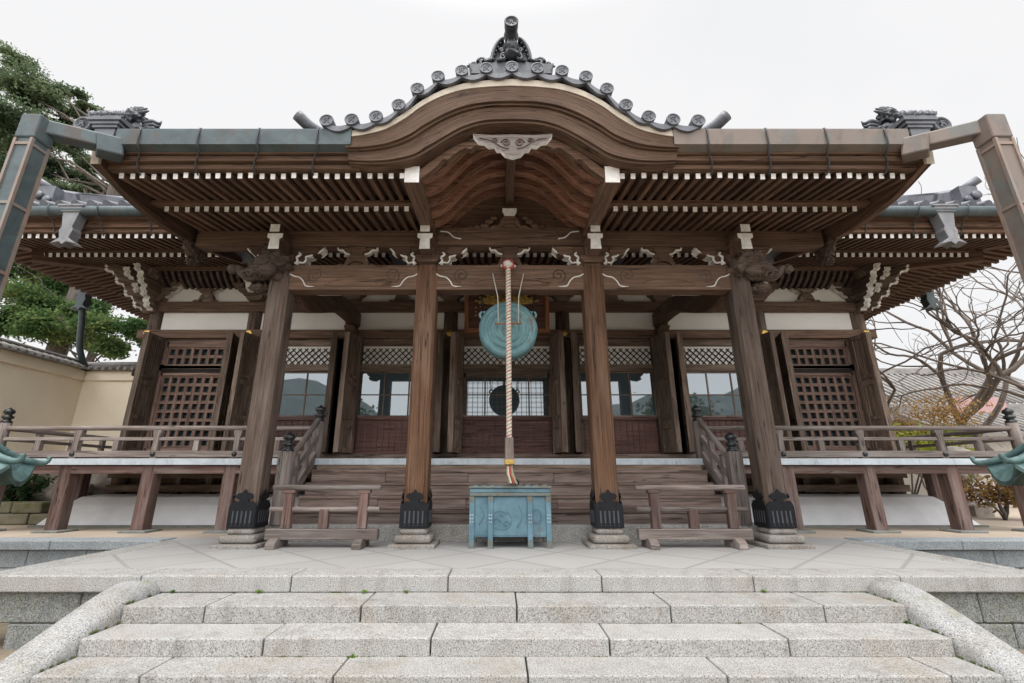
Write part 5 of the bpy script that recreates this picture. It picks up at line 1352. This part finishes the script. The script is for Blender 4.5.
def shrub(name, label, cat, base, r, h, mat, size, n, seed, group=None, stems=6):
    t = thing(name, label, cat, base, group); rng = random.Random(seed); m = MB(); B = Vector(base)
    for i in range(stems):
        a = rng.uniform(0, 6.28); limb(m, B, B + Vector((math.cos(a) * r * .7, math.sin(a) * r * .7, h * rng.uniform(.6, 1))), .03, .008, .08, 5, seed + i)
    child(m.build('stem', 'bark'), t); m = MB()
    for i in range(7):
        a = rng.uniform(0, 6.28); rr = r * math.sqrt(rng.random()) * .75; leafmesh(m, (B.x + rr * math.cos(a), B.y + rr * math.sin(a), B.z + h * rng.uniform(.35, .9)), r * rng.uniform(.35, .6), n, size, .6, seed * 31 + i)
    child(m.build('foliage', mat), t); return t
shrub('maple_shrub', 'orange gold maple behind the right veranda railing', 'shrub', (13.0, 8.6, 0), 2.0, 3.7, 'leaf_gold', .042, 620, 4)
shrub('maple_shrub', 'small lime green shrub below the orange maple', 'shrub', (12.7, 7.2, 0), 1.0, 2.6, 'leaf_lime', .08, 160, 6)
shrub('garden_shrub', 'rust and green leaved shrub past the right end of the white mound', 'shrub', (11.1, 4.0, 0), .75, 1.15, 'leaf_rust', .06, 150, 8)
shrub('garden_shrub', 'low dark green hedge plant on the mossy stones at left', 'shrub', (-11.0, 3.6, .45), .9, .45, 'leaf_dark', .06, 260, 9)

# stones at left behind the veranda
rg = random.Random(8)
m = MB()
for row in range(2):
    x = -13.4
    while x < -9.6:
        L = rg.uniform(.5, .8); m.box(x + .01, x + L - .01, 2.9 + rg.uniform(-.03, .03), 3.3, row * .22, row * .22 + .21); x += L
tag(m.build('stone_wall', 'mossy_stone', None, .03, 2), 'low mossy stone wall at the left end of the hall', 'wall')
rl_ = ['pale rounded garden rock nearest the veranda post on the left', 'broad brown garden rock on the left stone bed', 'small grey garden rock at the left picture edge', 'tall pale garden rock behind the left hedge plant', 'flat tan garden rock between two others on the left']
for i, (x, y, z, r) in enumerate(((-10.2, 4.2, .55, .4), (-10.8, 4.6, .6, .5), (-11.6, 4.3, .6, .35), (-11.2, 4.75, .95, .42), (-9.9, 4.7, .75, .33))):
    tag(MB().lump((x, y, z), r, i + 3, .5, 3, (1.2, .8, .8)).build('garden_rock', 'rock'), rl_[i], 'rock', 'garden rocks at left')
m = MB(); m.box(-10.25, -9.75, 3.2, 14, -.1, .5); 
# small stone lantern behind the right veranda
t = thing('stone_lantern', 'weathered little stone lantern under the right end of the veranda', 'lantern', (11.6, 5.3, 0))
for nm, pr in (('base', [(.45, 0), (.45, .25), (.3, .3)]), ('shaft', [(.2, .3), (.18, .8), (.22, .85)]), ('fire_box', [(.4, .85), (.42, .95), (.3, 1.0), (.3, 1.35)]), ('cap', [(.62, 1.35), (.6, 1.42), (.3, 1.6), (.1, 1.68), (.001, 1.7)])):
    H(nm, MB().lathe(pr, n=6, smooth=False), 'rock', t)

# houses beyond on the right
def house(label, x0, x1, y0, y1, ze, zr, wallm, roofm):
    t = thing('tiled_house', label, 'house', ((x0 + x1) / 2, (y0 + y1) / 2, 0), 'houses beyond the trees')
    m = MB(); m.box(x0 + .5, x1 - .5, y0 + .5, y1 - .5, 0, ze); wo = child(m.build('wall', wallm), t)
    m = MB(); ym = (y0 + y1) / 2
    m.prism([(y0, ze - .05), (ym, zr), (y1, ze - .05), (y1, ze - .2), (ym, zr - .15), (y0, ze - .2)], x0, x1, axis='x')
    x = x0 + .1
    while x < x1: m.tube([(x, y0, ze), (x, ym, zr + .05)], .07, 6); x += .32
    m.box(x0, x1, ym - .15, ym + .15, zr, zr + .3); child(m.build('roof', roofm), t)
    w = MB(); w.box((x0 + x1) / 2 - .7, (x0 + x1) / 2 + .7, y0 + .46, y0 + .52, ze * .35, ze * .75); child(w.build('window', 'window_glass'), t); return t
house('long grey tiled house seen past the right corner of the hall', 17, 27, 14, 20, 4.2, 6.2, 'house_wall', 'tile_far')
house('lower grey tiled house behind the bare trees on the right', 15.5, 26, 9.5, 13, 2.5, 3.3, 'house_wall', 'tile_far')
m = MB(); m.box(15.96, 17.85, 9.30, 9.34, 3.12, 3.66); tag(m.build('pink_sheet', 'pink_sheet'), 'pale pink sheet hanging beside the lower tiled house', 'sheet')

# wooded hills across the valley behind the court (seen in the window panes), and two trees of the court
m = MB(); cols_ = 90; prof = []
for i in range(cols_ + 1):
    x = -330 + 660 * i / cols_; dip = 1 - .92 * math.exp(-((x + 4) / 40) ** 2)
    prof.append((x, GZ + (36 + 9 * noise.noise(Vector((x * .02, 3, 0))) + 3.5 * noise.noise(Vector((x * .11, 7, 0)))) * dip))
for (x0, z0), (x1, z1) in zip(prof, prof[1:]):
    rows = [(-120, -.2), (-135, .35), (-150, .75), (-165, 1.0), (-230, .6), (-290, -.2)]
    for (ya, fa), (yb, fb) in zip(rows, rows[1:]):
        h0 = z0 - GZ; h1 = z1 - GZ; m.face([(x0, ya, GZ + h0 * fa), (x1, ya, GZ + h1 * fa), (x1, yb, GZ + h1 * fb), (x0, yb, GZ + h0 * fb)], smooth=True)
struct(m.build('hills', 'hill_woods'))
for i, (x, y, h, lb) in enumerate(((-19, -40, 9.5, 'round green tree across the court, mirrored in the left panes'), (21, -38, 11.5, 'taller green tree across the court, mirrored in the right panes'))):
    t = thing('courtyard_tree', lb, 'tree', (x, y, GZ), 'trees across the courtyard')
    m = MB(); limb(m, (x, y, GZ), (x, y, h * .7), .3, .12, .2, 6, i); child(m.build('trunk', 'bark'), t)
    m = MB()
    for q in range(20): leafmesh(m, (x + random.uniform(-3, 3), y + random.uniform(-2, 2), h * random.uniform(.2, .82)), random.uniform(1.3, 2.0), 170, .3, .8, i * 50 + q)
    child(m.build('crown', 'leaf_pine'), t)

# weeds in the joints of the steps
wp = [(-1.45, -2.02, -.14, 'weed tuft under the platform edge left of centre'), (-3.28, -2.0, -.14, 'weed tuft in the top step joint beside the left cheek stone'), (3.3, -2.44, -.28, 'bright weed tuft beside the right cheek stone'), (-1.05, -2.02, -.14, 'tiny weed sprig below the platform edge, nearest the middle'), (-1.28, -2.83, -.41, 'flat weed strip in the joint of the third step'), (2.35, -2.0, -.14, 'tiny weed below the platform edge on the right'), (-2.45, -2.02, -.14, 'weed clump at the back of the second step on the left')]
for i, (x, y, z, lb) in enumerate(wp):
    m = MB(); leafmesh(m, (x, y - .01, z + .012), .022 if i < 4 else .018, 26, .012, .5, 70 + i, 0, 1.0); tag(m.build('weed', 'weed'), lb, 'weed', 'weeds growing in the step joints')

m = MB(); rgm = random.Random(4)
for (yy, zz) in ((-1.995, -.146), (-2.44, -.284), (-2.82, -.409), (-3.16, -.534)):
    for _ in range(9):
        x = rgm.uniform(-3.35, 3.35); L = rgm.uniform(.03, .22)
        for q in range(int(L / .018)): m.lump((x + q * .018, yy + rgm.uniform(-.006, .003), zz + .004), rgm.uniform(.006, .013), q, .4, 1)
for sg in (-1, 1):
    for (y0_, y1_, zz) in ((-2.42, -2.0, -.143), (-2.80, -2.45, -.278), (-3.14, -2.83, -.403), (-3.5, -3.17, -.528)):
        for _ in range(6):
            y = rgm.uniform(y0_, y1_); m.lump((sg * 3.365 - .035, y, zz + .004), rgm.uniform(.008, .016), 3, .4, 1)
o = m.build('moss', 'moss'); o['kind'] = 'stuff'
